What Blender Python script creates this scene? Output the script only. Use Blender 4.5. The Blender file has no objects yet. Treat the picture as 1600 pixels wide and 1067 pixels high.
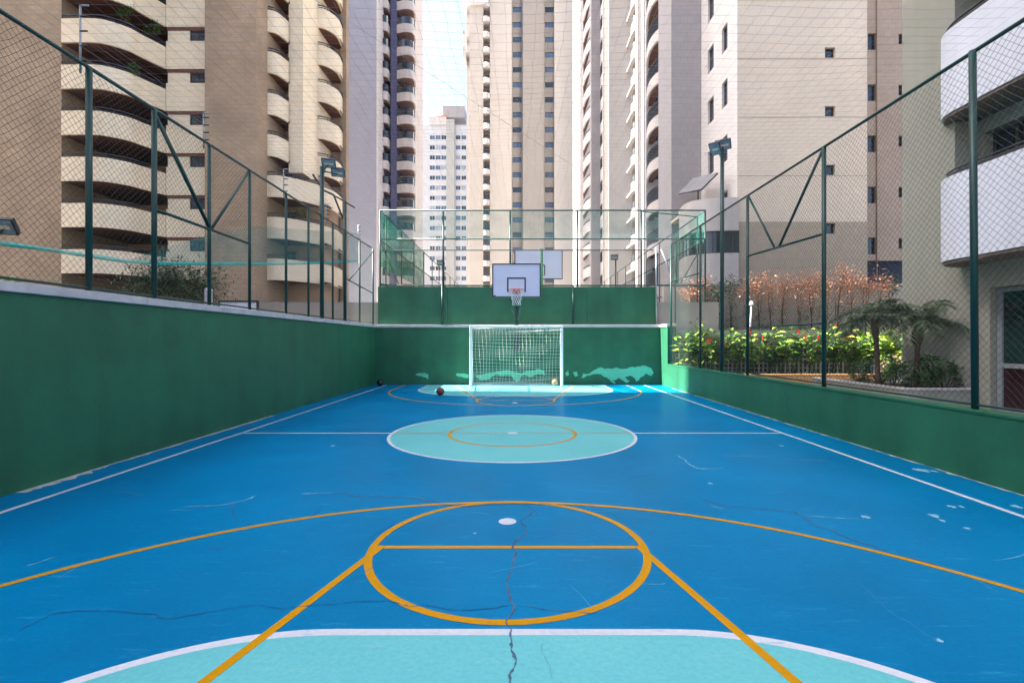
import bpy, math, random
import numpy as np
from mathutils import Vector
random.seed(7); RNG = np.random.default_rng(7)
sc = bpy.context.scene
C = sc.collection
PI = math.pi

# ------------------------------------------------------------------ camera
F = 770.0; VX = 810.0; VY = 534.0; H = 1.55
cam_d = bpy.data.cameras.new('camera'); cam = bpy.data.objects.new('camera', cam_d); C.objects.link(cam)
cam.location = (0, 0, H); cam.rotation_euler = (PI/2, 0, 0)
cam_d.sensor_width = 36; cam_d.lens = 36*F/1600; cam_d.shift_x = -10/1600; cam_d.shift_y = 0.0
cam_d.clip_start = 0.05; cam_d.clip_end = 3000
sc.camera = cam

# ------------------------------------------------------------------ light
SUN_EL = math.radians(41); SUN_A = math.radians(5)       # sun on the left (-X), a touch beyond the end wall
sdir = Vector((-math.cos(SUN_A)*math.cos(SUN_EL), math.sin(SUN_A)*math.cos(SUN_EL), math.sin(SUN_EL)))
world = bpy.data.worlds.new('World'); sc.world = world; world.use_nodes = True
wn = world.node_tree; wn.nodes.clear()
sky = wn.nodes.new('ShaderNodeTexSky'); sky.sky_type = 'NISHITA'; sky.sun_disc = False
sky.sun_elevation = SUN_EL; sky.sun_rotation = -(PI/2 - SUN_A)
sky.air_density = 0.7; sky.dust_density = 5.0; sky.ozone_density = 1.0
bg = wn.nodes.new('ShaderNodeBackground'); bg.inputs[1].default_value = 0.115
wo = wn.nodes.new('ShaderNodeOutputWorld')
wn.links.new(sky.outputs[0], bg.inputs[0]); wn.links.new(bg.outputs[0], wo.inputs[0])
sl = bpy.data.lights.new('sun', 'SUN'); sl.energy = 5.0; sl.angle = math.radians(0.5); sl.color = (1.0, 0.95, 0.86)
so = bpy.data.objects.new('sun', sl); C.objects.link(so)
so.rotation_euler = sdir.to_track_quat('Z', 'Y').to_euler()
vs = sc.view_settings; vs.view_transform = 'Standard'; vs.look = 'None'; vs.gamma = 1.0; vs.exposure = 2.4
sc.render.engine = 'CYCLES'

# ------------------------------------------------------------------ helpers
def X(px, Y): return (px - VX)/F*Y
def Z(py, Y): return H + (VY - py)/F*Y
def W(px, py, Y): return (X(px, Y), Y, Z(py, Y))
def G(px, py, z=0.0):                     # ground point seen at a pixel
    Y = (H - z)*F/(py - VY); return (X(px, Y), Y)
def lin(c):
    c = c/255.0
    return c/12.92 if c <= 0.04045 else ((c+0.055)/1.055)**2.4
def S(r, g, b): return (lin(r), lin(g), lin(b))

MATS = {}
def mat(name, col, rough=0.6, var=0.12, scale=1.5, bump=0.0, bscale=60, spec=0.5, metal=0.0, streak=0.0, hue=None, coat=0.0):
    if name in MATS: return MATS[name]
    m = bpy.data.materials.new(name); m.use_nodes = True
    nt = m.node_tree; N = nt.nodes; L = nt.links
    p = N['Principled BSDF']
    p.inputs['Roughness'].default_value = rough; p.inputs['Metallic'].default_value = metal
    p.inputs['Specular IOR Level'].default_value = spec
    if coat: p.inputs['Coat Weight'].default_value = coat; p.inputs['Coat Roughness'].default_value = 0.2
    geo = N.new('ShaderNodeNewGeometry')
    n1 = N.new('ShaderNodeTexNoise'); n1.inputs['Scale'].default_value = scale; n1.inputs['Detail'].default_value = 6; n1.inputs['Roughness'].default_value = 0.65
    L.new(geo.outputs['Position'], n1.inputs['Vector'])
    r = N.new('ShaderNodeMapRange'); r.inputs[1].default_value = 0.3; r.inputs[2].default_value = 0.7
    r.inputs[3].default_value = 1 - var; r.inputs[4].default_value = 1 + var
    L.new(n1.outputs[0], r.inputs[0])
    fac = r.outputs[0]
    if streak:
        mp = N.new('ShaderNodeMapping'); mp.inputs['Scale'].default_value = (2.2, 2.2, 0.12)
        L.new(geo.outputs['Position'], mp.inputs[0])
        n2 = N.new('ShaderNodeTexNoise'); n2.inputs['Scale'].default_value = 1.0; n2.inputs['Detail'].default_value = 5
        L.new(mp.outputs[0], n2.inputs['Vector'])
        r2 = N.new('ShaderNodeMapRange'); r2.inputs[1].default_value = 0.35; r2.inputs[2].default_value = 0.65
        r2.inputs[3].default_value = 1 - streak; r2.inputs[4].default_value = 1 + streak*0.4
        L.new(n2.outputs[0], r2.inputs[0])
        mu = N.new('ShaderNodeMath'); mu.operation = 'MULTIPLY'
        L.new(fac, mu.inputs[0]); L.new(r2.outputs[0], mu.inputs[1]); fac = mu.outputs[0]
    mx = N.new('ShaderNodeVectorMath'); mx.operation = 'SCALE'
    L.new(fac, mx.inputs['Scale'])
    if hue:                                  # second colour mottled in
        n3 = N.new('ShaderNodeTexNoise'); n3.inputs['Scale'].default_value = scale*2.7; n3.inputs['Detail'].default_value = 4
        L.new(geo.outputs['Position'], n3.inputs['Vector'])
        rr = N.new('ShaderNodeMapRange'); rr.inputs[1].default_value = 0.4; rr.inputs[2].default_value = 0.6
        L.new(n3.outputs[0], rr.inputs[0])
        mc = N.new('ShaderNodeMix'); mc.data_type = 'RGBA'
        mc.inputs['A'].default_value = (*col, 1); mc.inputs['B'].default_value = (*hue, 1)
        L.new(rr.outputs[0], mc.inputs['Factor']); L.new(mc.outputs['Result'], mx.inputs[0])
    else:
        mx.inputs[0].default_value = col
    L.new(mx.outputs[0], p.inputs['Base Color'])
    if bump:
        nb = N.new('ShaderNodeTexNoise'); nb.inputs['Scale'].default_value = bscale; nb.inputs['Detail'].default_value = 4
        L.new(geo.outputs['Position'], nb.inputs['Vector'])
        b = N.new('ShaderNodeBump'); b.inputs['Strength'].default_value = bump; b.inputs['Distance'].default_value = 0.01
        L.new(nb.outputs[0], b.inputs['Height']); L.new(b.outputs[0], p.inputs['Normal'])
    MATS[name] = m
    return m

def tile_mat(name, c1, c2, mortar, w, h, msize=0.02, rough=0.6, plane='XZ', var=0.1):
    if name in MATS: return MATS[name]
    m = mat(name, c1, rough, var, 0.4)
    nt = m.node_tree; N = nt.nodes; L = nt.links
    geo = next(n for n in N if n.type == 'NEW_GEOMETRY')
    sx = N.new('ShaderNodeSeparateXYZ'); L.new(geo.outputs['Position'], sx.inputs[0])
    ad = N.new('ShaderNodeMath'); ad.operation = 'ADD'; L.new(sx.outputs[0], ad.inputs[0]); L.new(sx.outputs[1], ad.inputs[1])
    cx = N.new('ShaderNodeCombineXYZ'); L.new(ad.outputs[0], cx.inputs[0]); L.new(sx.outputs[2], cx.inputs[1])
    bt = N.new('ShaderNodeTexBrick'); bt.inputs['Scale'].default_value = 1.0
    bt.inputs['Color1'].default_value = (*c1, 1); bt.inputs['Color2'].default_value = (*c2, 1); bt.inputs['Mortar'].default_value = (*mortar, 1)
    bt.inputs['Brick Width'].default_value = w; bt.inputs['Row Height'].default_value = h; bt.inputs['Mortar Size'].default_value = msize
    L.new(cx.outputs[0], bt.inputs['Vector'])
    sc_ = next(n for n in N if n.type == 'VECT_MATH'); L.new(bt.outputs[0], sc_.inputs[0])
    return m

class MB:
    def __init__(s): s.v = []; s.f = []; s.m = []; s.sm = []
    def add(s, vs, fs, mi=0, smooth=False):
        o = len(s.v); s.v += [tuple(v) for v in vs]
        for f in fs: s.f.append([i+o for i in f]); s.m.append(mi); s.sm.append(smooth)
    def box(s, x0, x1, y0, y1, z0, z1, mi=0):
        vs = [(x0,y0,z0),(x1,y0,z0),(x1,y1,z0),(x0,y1,z0),(x0,y0,z1),(x1,y0,z1),(x1,y1,z1),(x0,y1,z1)]
        s.add(vs, [(0,3,2,1),(4,5,6,7),(0,1,5,4),(1,2,6,5),(2,3,7,6),(3,0,4,7)], mi)
    def quad(s, a, b, c, d, mi=0): s.add([a,b,c,d], [(0,1,2,3)], mi)
    def tube(s, pts, r, n=6, mi=0, caps=True, r1=None, smooth=True):
        pts = [Vector(p) for p in pts]; k = len(pts); vs = []
        for i, p in enumerate(pts):
            t = (pts[min(i+1, k-1)] - pts[max(i-1, 0)]).normalized()
            a = t.cross(Vector((0,0,1)))
            if a.length < 1e-3: a = t.cross(Vector((1,0,0)))
            a.normalize(); b = t.cross(a)
            rr = r if r1 is None else r + (r1-r)*i/(k-1)
            for j in range(n):
                w = 2*PI*j/n + PI/4; vs.append(p + a*math.cos(w)*rr + b*math.sin(w)*rr)
        fs = [(i*n+j, i*n+(j+1) % n, (i+1)*n+(j+1) % n, (i+1)*n+j) for i in range(k-1) for j in range(n)]
        if caps: fs += [tuple(range(n))[::-1], tuple((k-1)*n+j for j in range(n))]
        s.add(vs, fs, mi, smooth and n > 4)
    def prism(s, poly, z0, z1, mi=0, smooth=False):      # poly: counter-clockwise xy outline
        n = len(poly)
        vs = [(x,y,z0) for x,y in poly] + [(x,y,z1) for x,y in poly]
        s.add(vs, [tuple(range(n))[::-1], tuple(range(n,2*n))], mi)
        s.add(vs, [(i,(i+1) % n, n+(i+1) % n, n+i) for i in range(n)], mi, smooth)
    def band(s, pts, t, z0, z1, mi=0):                    # wall of thickness t along an xy polyline; the thickness lies to its left
        P = [Vector((a,b,0)) for a,b in pts]; k = len(P); Q = []
        for i in range(k):
            d = (P[min(i+1,k-1)] - P[max(i-1,0)]).normalized(); Q.append(P[i] + Vector((-d.y, d.x, 0))*t)
        vs = []
        for a, b in zip(P, Q): vs += [(a.x,a.y,z0),(a.x,a.y,z1),(b.x,b.y,z1),(b.x,b.y,z0)]
        fs = []
        for i in range(k-1):
            o = 4*i
            for j in range(4): fs.append((o+j, o+4+j, o+4+(j+1) % 4, o+(j+1) % 4))
        fs += [(0,1,2,3), (4*k-1,4*k-2,4*k-3,4*k-4)]
        s.add(vs, fs, mi)
    def sheet(s, poly, z, mi=0): s.add([(x,y,z) for x,y in poly], [tuple(range(len(poly)))], mi)
    def build(s, name, mats, parent=None, loc=None, bevel=0):
        me = bpy.data.meshes.new(name)
        me.from_pydata(s.v, [], s.f)
        for m in (mats if isinstance(mats, (list, tuple)) else [mats]): me.materials.append(m)
        me.polygons.foreach_set('material_index', s.m); me.polygons.foreach_set('use_smooth', s.sm)
        me.update()
        o = link(name, me, parent)
        if loc: o.location = loc
        if bevel:
            b = o.modifiers.new('bevel', 'BEVEL'); b.width = bevel; b.segments = 2; b.limit_method = 'ANGLE'
        return o
def link(name, me, parent=None):
    o = bpy.data.objects.new(name, me); C.objects.link(o)
    if parent: o.parent = parent
    return o
def tag(o, label, cat, group=None):
    o['label'] = label; o['category'] = cat
    if group: o['group'] = group
    return o
def thing(name, label, cat, group=None, loc=(0,0,0)):
    o = bpy.data.objects.new(name, None); C.objects.link(o); o.location = loc; o.empty_display_size = 0.2
    return tag(o, label, cat, group)
def struct(o): o['kind'] = 'structure'; return o
def stuff(o): o['kind'] = 'stuff'; return o
def smooth_curve(pts, n=6):               # Catmull-Rom through xy points
    out = []
    P = [Vector(p) for p in pts]
    for i in range(len(P)-1):
        p0 = P[max(i-1,0)]; p1 = P[i]; p2 = P[i+1]; p3 = P[min(i+2,len(P)-1)]
        for k in range(n):
            t = k/n
            out.append(0.5*((2*p1)+(p2-p0)*t+(2*p0-5*p1+4*p2-p3)*t*t+(3*p1-p0-3*p2+p3)*t**3))
    out.append(P[-1]); return [tuple(p) for p in out]

# walls with real openings: plane 'y' faces the camera (-Y) at depth c, plane 'x' faces the court (-X) at X = c
def wall_holes(mb, plane, c, u0, u1, z0, z1, holes, depth=0.2, mi=0):
    pt = (lambda u, d, z: (u, c+d, z)) if plane == 'y' else (lambda u, d, z: (c+d, u, z))
    us = sorted({u0, u1, *[h[0] for h in holes], *[h[1] for h in holes]}); us = [u for u in us if u0 <= u <= u1]
    cols = {}
    for a, b in zip(us, us[1:]):
        m = (a+b)/2; hs = sorted([(h[2], h[3]) for h in holes if h[0] < m < h[1]])
        z = z0
        for p, q in hs + [(z1, z1)]:
            p = max(p, z0)
            if p > z + 1e-6: mb.quad(pt(a,0,z), pt(b,0,z), pt(b,0,p), pt(a,0,p), mi)
            z = max(z, q)
    for a, b, p, q in holes:
        d = depth
        mb.quad(pt(a,0,p), pt(b,0,p), pt(b,d,p), pt(a,d,p), mi); mb.quad(pt(a,0,q), pt(a,d,q), pt(b,d,q), pt(b,0,q), mi)
        mb.quad(pt(a,0,p), pt(a,d,p), pt(a,d,q), pt(a,0,q), mi); mb.quad(pt(b,0,p), pt(b,0,q), pt(b,d,q), pt(b,d,p), mi)
_winmesh = {}
def window(parent, plane, c, u0, u1, z0, z1, depth=0.15, mull=1, fr=0.05, glass=None, frame=None, name='window'):
    w = round(u1-u0, 3); h = round(z1-z0, 3); key = (plane, w, h, mull, glass, frame)
    if key not in _winmesh:
        mb = MB(); e = 0.004
        bx = (lambda a,b,p,q,d0,d1,mi: mb.box(a,b,d0,d1,p,q,mi)) if plane == 'y' else (lambda a,b,p,q,d0,d1,mi: mb.box(d0,d1,a,b,p,q,mi))
        bx(e, w-e, e, h-e, 0.035, 0.06, 1)
        bx(e, w-e, e, fr, 0, 0.034, 0); bx(e, w-e, h-fr, h-e, 0, 0.034, 0)
        bx(e, fr, fr, h-fr, 0, 0.034, 0); bx(w-fr, w-e, fr, h-fr, 0, 0.034, 0)
        for k in range(1, mull+1):
            x = w*k/(mull+1); bx(x-fr*0.5, x+fr*0.5, fr, h-fr, -0.006, 0.034, 0)
        o = mb.build(name, [frame or M_FRAME, glass or M_GLASS], parent); _winmesh[key] = o.data
    else: o = link(name, _winmesh[key], parent)
    o.location = (u0, c+depth, z0) if plane == 'y' else (c+depth, u0, z0)
    return o

# ------------------------------------------------------------------ materials
M_FRAME = mat('window_frame_dark', S(70,68,68), 0.5)
M_FRAME_W = mat('window_frame_pale', S(190,190,188), 0.5)
M_GLASS = mat('window_glass_dark', S(38,48,58), 0.08, 0.4, 0.6, spec=0.8)
M_GLASS_B = mat('window_glass_blue', S(70,92,120), 0.12, 0.5, 0.35, spec=0.8)
M_GLASS_P = mat('curtained_glass', S(150,155,165), 0.3, 0.3, 0.5)
M_GREENW = mat('green_wall_paint', (0.015,0.122,0.060), 0.55, 0.2, 1.1, bump=0.35, bscale=25, streak=0.12)
M_MINT = mat('bare_mint_undercoat', S(95,190,155), 0.6, 0.12, 6)
M_CAP = mat('concrete_coping', S(186,182,184), 0.75, 0.16, 5, bump=0.3, bscale=40)
M_STEEL = mat('green_painted_steel', S(10,60,56), 0.42, 0.18, 5)
M_WIRE = mat('green_coated_wire', S(40,66,64), 0.5, 0.2, 6)
M_GALV = mat('galvanised_pipe', S(150,160,165), 0.4, 0.15, 6, metal=0.5)
M_CORD = mat('grey_net_cord', S(146,152,160), 0.8, 0.2, 3)
M_WHITE = mat('white_enamel', S(232,232,236), 0.35, 0.05, 4)
M_NETW = mat('white_net_cord', S(220,222,220), 0.8, 0.1, 4)
M_BLACK = mat('black_paint', S(38,40,48), 0.45, 0.1, 5)
M_ORANGE = mat('rim_red', S(226,92,70), 0.4, 0.1, 6)
M_CREAM = tile_mat('cream_tile', S(238,219,188), S(233,213,181), S(222,203,173), 0.3, 0.3, 0.012, 0.55)
M_BROWN = tile_mat('brown_stone_tile', S(166,141,114), S(157,133,108), S(148,126,104), 0.6, 0.3, 0.02, 0.6, var=0.2)
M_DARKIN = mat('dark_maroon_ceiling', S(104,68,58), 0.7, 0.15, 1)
M_INNER = mat('balcony_back_wall', S(170,140,112), 0.7, 0.12, 1)
M_RAIL = mat('dark_rail', S(52,50,56), 0.4, 0.1, 3)
M_BEIGE = tile_mat('beige_tile', S(224,208,188), S(221,204,184), S(212,196,177), 0.4, 0.4, 0.01, 0.6, var=0.05)
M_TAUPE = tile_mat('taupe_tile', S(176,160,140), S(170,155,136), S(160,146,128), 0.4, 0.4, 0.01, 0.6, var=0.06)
M_ROSE = tile_mat('rose_taupe_tile', S(180,158,138), S(174,152,133), S(164,143,126), 0.4, 0.4, 0.01, 0.6, var=0.06)
M_OFFW = tile_mat('white_tile', S(214,210,209), S(210,206,205), S(200,196,195), 0.4, 0.4, 0.012, 0.5, var=0.05)
M_GREYW = tile_mat('grey_tile', S(160,155,155), S(155,150,151), S(147,142,143), 0.4, 0.4, 0.012, 0.5, var=0.06)
M_LAV = tile_mat('lavender_grey_tile', S(160,166,184), S(157,163,181), S(152,158,175), 0.5, 0.5, 0.01, 0.6, var=0.06)
M_PURPLE = mat('purple_column', S(90,90,126), 0.55, 0.06, 0.5)
M_PINKW = mat('pinkish_white_render', S(194,187,183), 0.6, 0.08, 0.6, streak=0.08)
M_SAGE = mat('sage_grey_render', S(150,151,141), 0.75, 0.07, 0.5, bump=0.2, bscale=30, streak=0.06)
M_BALC = mat('bluish_white_render', S(216,220,232), 0.6, 0.05, 0.8, streak=0.05)
M_CREAM2 = tile_mat('pale_cream_tile', S(190,182,172), S(187,179,169), S(179,171,161), 0.4, 0.4, 0.012, 0.55, var=0.05)
M_TAN2 = tile_mat('tan_tile', S(152,145,137), S(149,142,134), S(142,135,127), 0.4, 0.4, 0.012, 0.55, var=0.05)
M_TERRA = mat('terracotta_render', S(200,120,86), 0.7, 0.1, 1)
M_ORTILE = tile_mat('orange_tile', S(206,158,104), S(196,146,94), S(150,120,90), 0.2, 0.1, 0.012, 0.6, var=0.12)
M_CONC = mat('plain_concrete', S(168,164,158), 0.8, 0.12, 1.2, bump=0.3, bscale=30, streak=0.12)
M_PAVE = mat('paving_concrete', S(150,146,140), 0.85, 0.15, 1.0)
M_SOIL = mat('soil', S(92,74,56), 0.95, 0.3, 4)
M_LEAF = [mat('leaf_deep', S(52,84,40), 0.45, 0.35, 6), mat('leaf_mid', S(92,134,50), 0.45, 0.3, 6), mat('leaf_yellow_green', S(166,188,72), 0.45, 0.25, 6),
          mat('leaf_dry_orange', S(212,162,130), 0.7, 0.25, 6), mat('leaf_grey_green', S(84,98,72), 0.6, 0.25, 6), mat('petal_red', S(214,44,66), 0.5, 0.2, 6)]
M_BARK = mat('bark', S(92,74,62), 0.9, 0.3, 14, bump=0.6, bscale=50)

def net_sheet_mat(name, col, density):
    m = bpy.data.materials.new(name); m.use_nodes = True; nt = m.node_tree; N = nt.nodes; L = nt.links
    p = N['Principled BSDF']; p.inputs['Base Color'].default_value = (*col, 1); p.inputs['Roughness'].default_value = 0.7
    tr = N.new('ShaderNodeBsdfTransparent'); mx = N.new('ShaderNodeMixShader')
    geo = N.new('ShaderNodeNewGeometry'); n = N.new('ShaderNodeTexNoise'); n.inputs['Scale'].default_value = 2.2; n.inputs['Detail'].default_value = 5
    L.new(geo.outputs['Position'], n.inputs['Vector'])
    r = N.new('ShaderNodeMapRange'); r.inputs[1].default_value = 0.3; r.inputs[2].default_value = 0.7; r.inputs[3].default_value = density*0.6; r.inputs[4].default_value = min(1, density*1.35)
    L.new(n.outputs[0], r.inputs[0]); L.new(r.outputs[0], mx.inputs[0]); L.new(tr.outputs[0], mx.inputs[1]); L.new(p.outputs[0], mx.inputs[2])
    L.new(mx.outputs[0], N['Material Output'].inputs[0])
    return m
M_SHADE = net_sheet_mat('green_shade_net', S(36,160,116), 0.42)
M_SHADE2 = net_sheet_mat('teal_shade_net', S(60,160,140), 0.13)
M_TEAL = net_sheet_mat('turquoise_net_roll', S(40,190,180), 0.85)
M_TEALV = net_sheet_mat('turquoise_net_veil', S(60,150,145), 0.28)

# court paint
def floor_mat(name, col, alt, wear=0.5, under=None, rough=0.3):
    m = bpy.data.materials.new(name); m.use_nodes = True; nt = m.node_tree; N = nt.nodes; L = nt.links
    p = N['Principled BSDF']; geo = N.new('ShaderNodeNewGeometry')
    a = N.new('ShaderNodeTexNoise'); a.inputs['Scale'].default_value = 0.55; a.inputs['Detail'].default_value = 7; a.inputs['Roughness'].default_value = 0.62
    L.new(geo.outputs['Position'], a.inputs['Vector'])
    ra = N.new('ShaderNodeMapRange'); ra.inputs[1].default_value = 0.35; ra.inputs[2].default_value = 0.68; L.new(a.outputs[0], ra.inputs[0])
    mc = N.new('ShaderNodeMix'); mc.data_type = 'RGBA'; mc.inputs['A'].default_value = (*col, 1); mc.inputs['B'].default_value = (*alt, 1)
    L.new(ra.outputs[0], mc.inputs['Factor'])
    # scuffs: stretched fine noise, thresholded
    mp = N.new('ShaderNodeMapping'); mp.inputs['Scale'].default_value = (1.1, 7.0, 1); mp.inputs['Rotation'].default_value = (0, 0, 0.35)
    L.new(geo.outputs['Position'], mp.inputs[0])
    b = N.new('ShaderNodeTexNoise'); b.inputs['Scale'].default_value = 2.6; b.inputs['Detail'].default_value = 9; b.inputs['Roughness'].default_value = 0.75
    L.new(mp.outputs[0], b.inputs['Vector'])
    rb = N.new('ShaderNodeMapRange'); rb.inputs[1].default_value = 0.57; rb.inputs[2].default_value = 0.70; rb.inputs[4].default_value = wear; L.new(b.outputs[0], rb.inputs[0])
    m2 = N.new('ShaderNodeMix'); m2.data_type = 'RGBA'; m2.inputs['B'].default_value = (*(under or S(120,175,190)), 1)
    L.new(mc.outputs['Result'], m2.inputs['A']); L.new(rb.outputs[0], m2.inputs['Factor']); 
    sp = N.new('ShaderNodeTexNoise'); sp.inputs['Scale'].default_value = 34; sp.inputs['Detail'].default_value = 8; sp.inputs['Roughness'].default_value = 0.8
    L.new(geo.outputs['Position'], sp.inputs['Vector'])
    rs = N.new('ShaderNodeMapRange'); rs.inputs[1].default_value = 0.3; rs.inputs[2].default_value = 0.7; rs.inputs[3].default_value = 0.86; rs.inputs[4].default_value = 1.12; L.new(sp.outputs[0], rs.inputs[0])
    sv = N.new('ShaderNodeVectorMath'); sv.operation = 'SCALE'; L.new(m2.outputs['Result'], sv.inputs[0]); L.new(rs.outputs[0], sv.inputs['Scale']); L.new(sv.outputs[0], p.inputs['Base Color'])
    rr = N.new('ShaderNodeMapRange'); rr.inputs[3].default_value = rough-0.07; rr.inputs[4].default_value = rough+0.12; L.new(a.outputs[0], rr.inputs[0]); L.new(rr.outputs[0], p.inputs['Roughness'])
    nb = N.new('ShaderNodeTexNoise'); nb.inputs['Scale'].default_value = 90; nb.inputs['Detail'].default_value = 3; L.new(geo.outputs['Position'], nb.inputs['Vector'])
    bp = N.new('ShaderNodeBump'); bp.inputs['Strength'].default_value = 0.06; bp.inputs['Distance'].default_value = 0.004
    L.new(nb.outputs[0], bp.inputs['Height']); L.new(bp.outputs[0], p.inputs['Normal'])
    p.inputs['Specular IOR Level'].default_value = 0.04
    return m
M_BLUE = floor_mat('court_blue', (0.0,0.150,0.325), (0.0,0.200,0.42), 0.5, S(60,156,190))
M_CYAN = floor_mat('court_cyan', S(98,180,184), S(110,190,192), 0.45, S(150,190,185))
M_LWHITE = floor_mat('line_white', S(204,208,214), S(190,196,204), 0.8, S(90,150,190))
M_LORANGE = floor_mat('line_orange', S(200,142,12), S(186,132,20), 0.75, S(150,140,90))
M_CRACK = mat('crack_dark', S(8,84,128), 0.9, 0.3, 10)
M_CRACKL = mat('crack_pale', S(118,172,196), 0.9, 0.25, 10)
M_CRACKG = mat('crack_grey', S(70,94,116), 0.9, 0.5, 12)

# ------------------------------------------------------------------ setting: ground and terraces
LW = -5.16; RW = 5.10; YE = 17.75; CX = -0.10; YH = 8.34
mb = MB(); mb.sheet([(-900,-300),(900,-300),(900,1600),(-900,1600)], -0.35); struct(mb.build('ground', M_PAVE))
mb = MB(); mb.box(LW-0.1, RW+0.1, -3.0, YE+0.1, -0.3, 0.0); court = struct(mb.build('court_floor', M_BLUE))
mb = MB(); mb.box(-34, LW-0.24, -3, 26, -0.3, 1.95); struct(mb.build('garden_terrain', M_SOIL))
mb = MB(); mb.box(-34, 7.4, YE+0.45, 62, -0.3, 3.0); struct(mb.build('rear_terrace', M_PAVE))
mb = MB(); mb.box(RW+0.22, 40, -3, 17.6, -0.3, 0.10); struct(mb.build('patio', M_PAVE))

# court markings --------------------------------------------------------------
def arc(cx, cy, r, a0, a1, n=64): return [(cx+r*math.cos(math.radians(a0+(a1-a0)*i/n)), cy+r*math.sin(math.radians(a0+(a1-a0)*i/n))) for i in range(n+1)]
def line_ribbon(mb, pts, w, z, closed=False, jit=0.0):
    P = [Vector(p) for p in pts]; k = len(P); L_, R_ = [], []
    for i in range(k):
        a = P[(i-1) % k] if closed else P[max(i-1,0)]; b = P[(i+1) % k] if closed else P[min(i+1,k-1)]
        d = (b-a).normalized(); n = Vector((-d.y, d.x)); q = w/2*(1+random.uniform(-jit, jit))
        L_.append(P[i]+n*q); R_.append(P[i]-n*q)
    vs = [(p.x,p.y,z) for p in L_] + [(p.x,p.y,z) for p in R_]
    fs = [(i, k+i, k+(i+1) % k, (i+1) % k) for i in range(k if closed else k-1)]
    mb.add(vs, fs)
def mark(name, fn, m):
    mb = MB(); fn(mb); return mb.build(name, m, court)
def far(p): return (p[0], 2*YH - p[1])
mark('centre_disc', lambda mb: mb.sheet(arc(CX, YH, 2.02, 0, 359, 90), 0.00075), M_CYAN)
mark('centre_circle_line', lambda mb: line_ribbon(mb, arc(CX, YH, 2.03, 0, 358, 120), 0.05, 0.00150, True, 0.05), M_LWHITE)
mark('inner_circle_line', lambda mb: line_ribbon(mb, arc(CX, YH, 1.06, 0, 358, 100), 0.05, 0.00225, True, 0.05), M_LORANGE)
mark('halfway_line', lambda mb: line_ribbon(mb, [(-4.65,YH),(CX-2.03,YH)], 0.05, 0.00162), M_LWHITE)
mark('halfway_line', lambda mb: line_ribbon(mb, [(CX+2.03,YH),(4.45,YH)], 0.05, 0.00162), M_LWHITE)
mark('halfway_line', lambda mb: line_ribbon(mb, [(CX-2.0,YH),(CX+2.0,YH)], 0.035, 0.00237), M_LORANGE)
mark('centre_spot', lambda mb: mb.sheet(arc(CX, YH, 0.09, 0, 350, 30), 0.00300), M_LWHITE)
for x in (-4.69, 4.47):
    mark('side_line', lambda mb: line_ribbon(mb, [(x, -3+i*0.5) for i in range(42)], 0.055, 0.00175, False, 0.1), M_LWHITE)
dnear = [(-2.58, -0.9), (-2.58, 1.02)] + arc(-0.98, 1.02, 1.61, 180, 90, 30)[1:] + arc(0.80, 1.02, 1.61, 90, 0, 30) + [(2.41, -0.9)]
dfar = [(-3.2, -0.9), (-3.2, 0.62)] + arc(-1.18, 0.62, 2.02, 180, 90, 30)[1:] + arc(1.0, 0.62, 2.02, 90, 0, 30) + [(3.02, -0.9)]
for mir in (False, True):
    q = (lambda p: far(p)) if mir else (lambda p: p)
    dout = dfar if mir else dnear
    mark('goal_area', lambda mb: mb.sheet([q(p) for p in (dout[::-1] if not mir else dout)], 0.00075), M_CYAN)
    mark('goal_area_line', lambda mb: line_ribbon(mb, [q(p) for p in dout], 0.058, 0.00150, False, 0.05), M_LWHITE)
    mark('three_point_line', lambda mb: line_ribbon(mb, [q(p) for p in [(CX+3.93,-0.9)] + arc(CX, 0.82, 3.93, 0, 180, 90) + [(CX-3.93,-0.9)]], 0.052, 0.00217, False, 0.05), M_LORANGE)
    mark('free_throw_circle', lambda mb: line_ribbon(mb, [q(p) for p in arc(-0.075, 3.74, 1.02, 0, 357, 110)], 0.055, 0.00232, True, 0.04), M_LORANGE)
    mark('free_throw_line', lambda mb: line_ribbon(mb, [q(p) for p in [(-1.01,3.715),(0.88,3.715)]], 0.05, 0.00225), M_LORANGE)
    mark('key_line', lambda mb: line_ribbon(mb, [q(p) for p in [(-1.03,3.74),(-2.25,-0.8)]], 0.055, 0.00245), M_LORANGE)
    mark('key_line', lambda mb: line_ribbon(mb, [q(p) for p in [(0.905,3.74),(1.99,-0.8)]], 0.055, 0.00245), M_LORANGE)
    mark('penalty_spot', lambda mb: mb.sheet([q(p) for p in arc(-0.094, 4.245, 0.077, 0, 350, 30)][::(-1 if mir else 1)], 0.00263), M_LWHITE)

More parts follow.
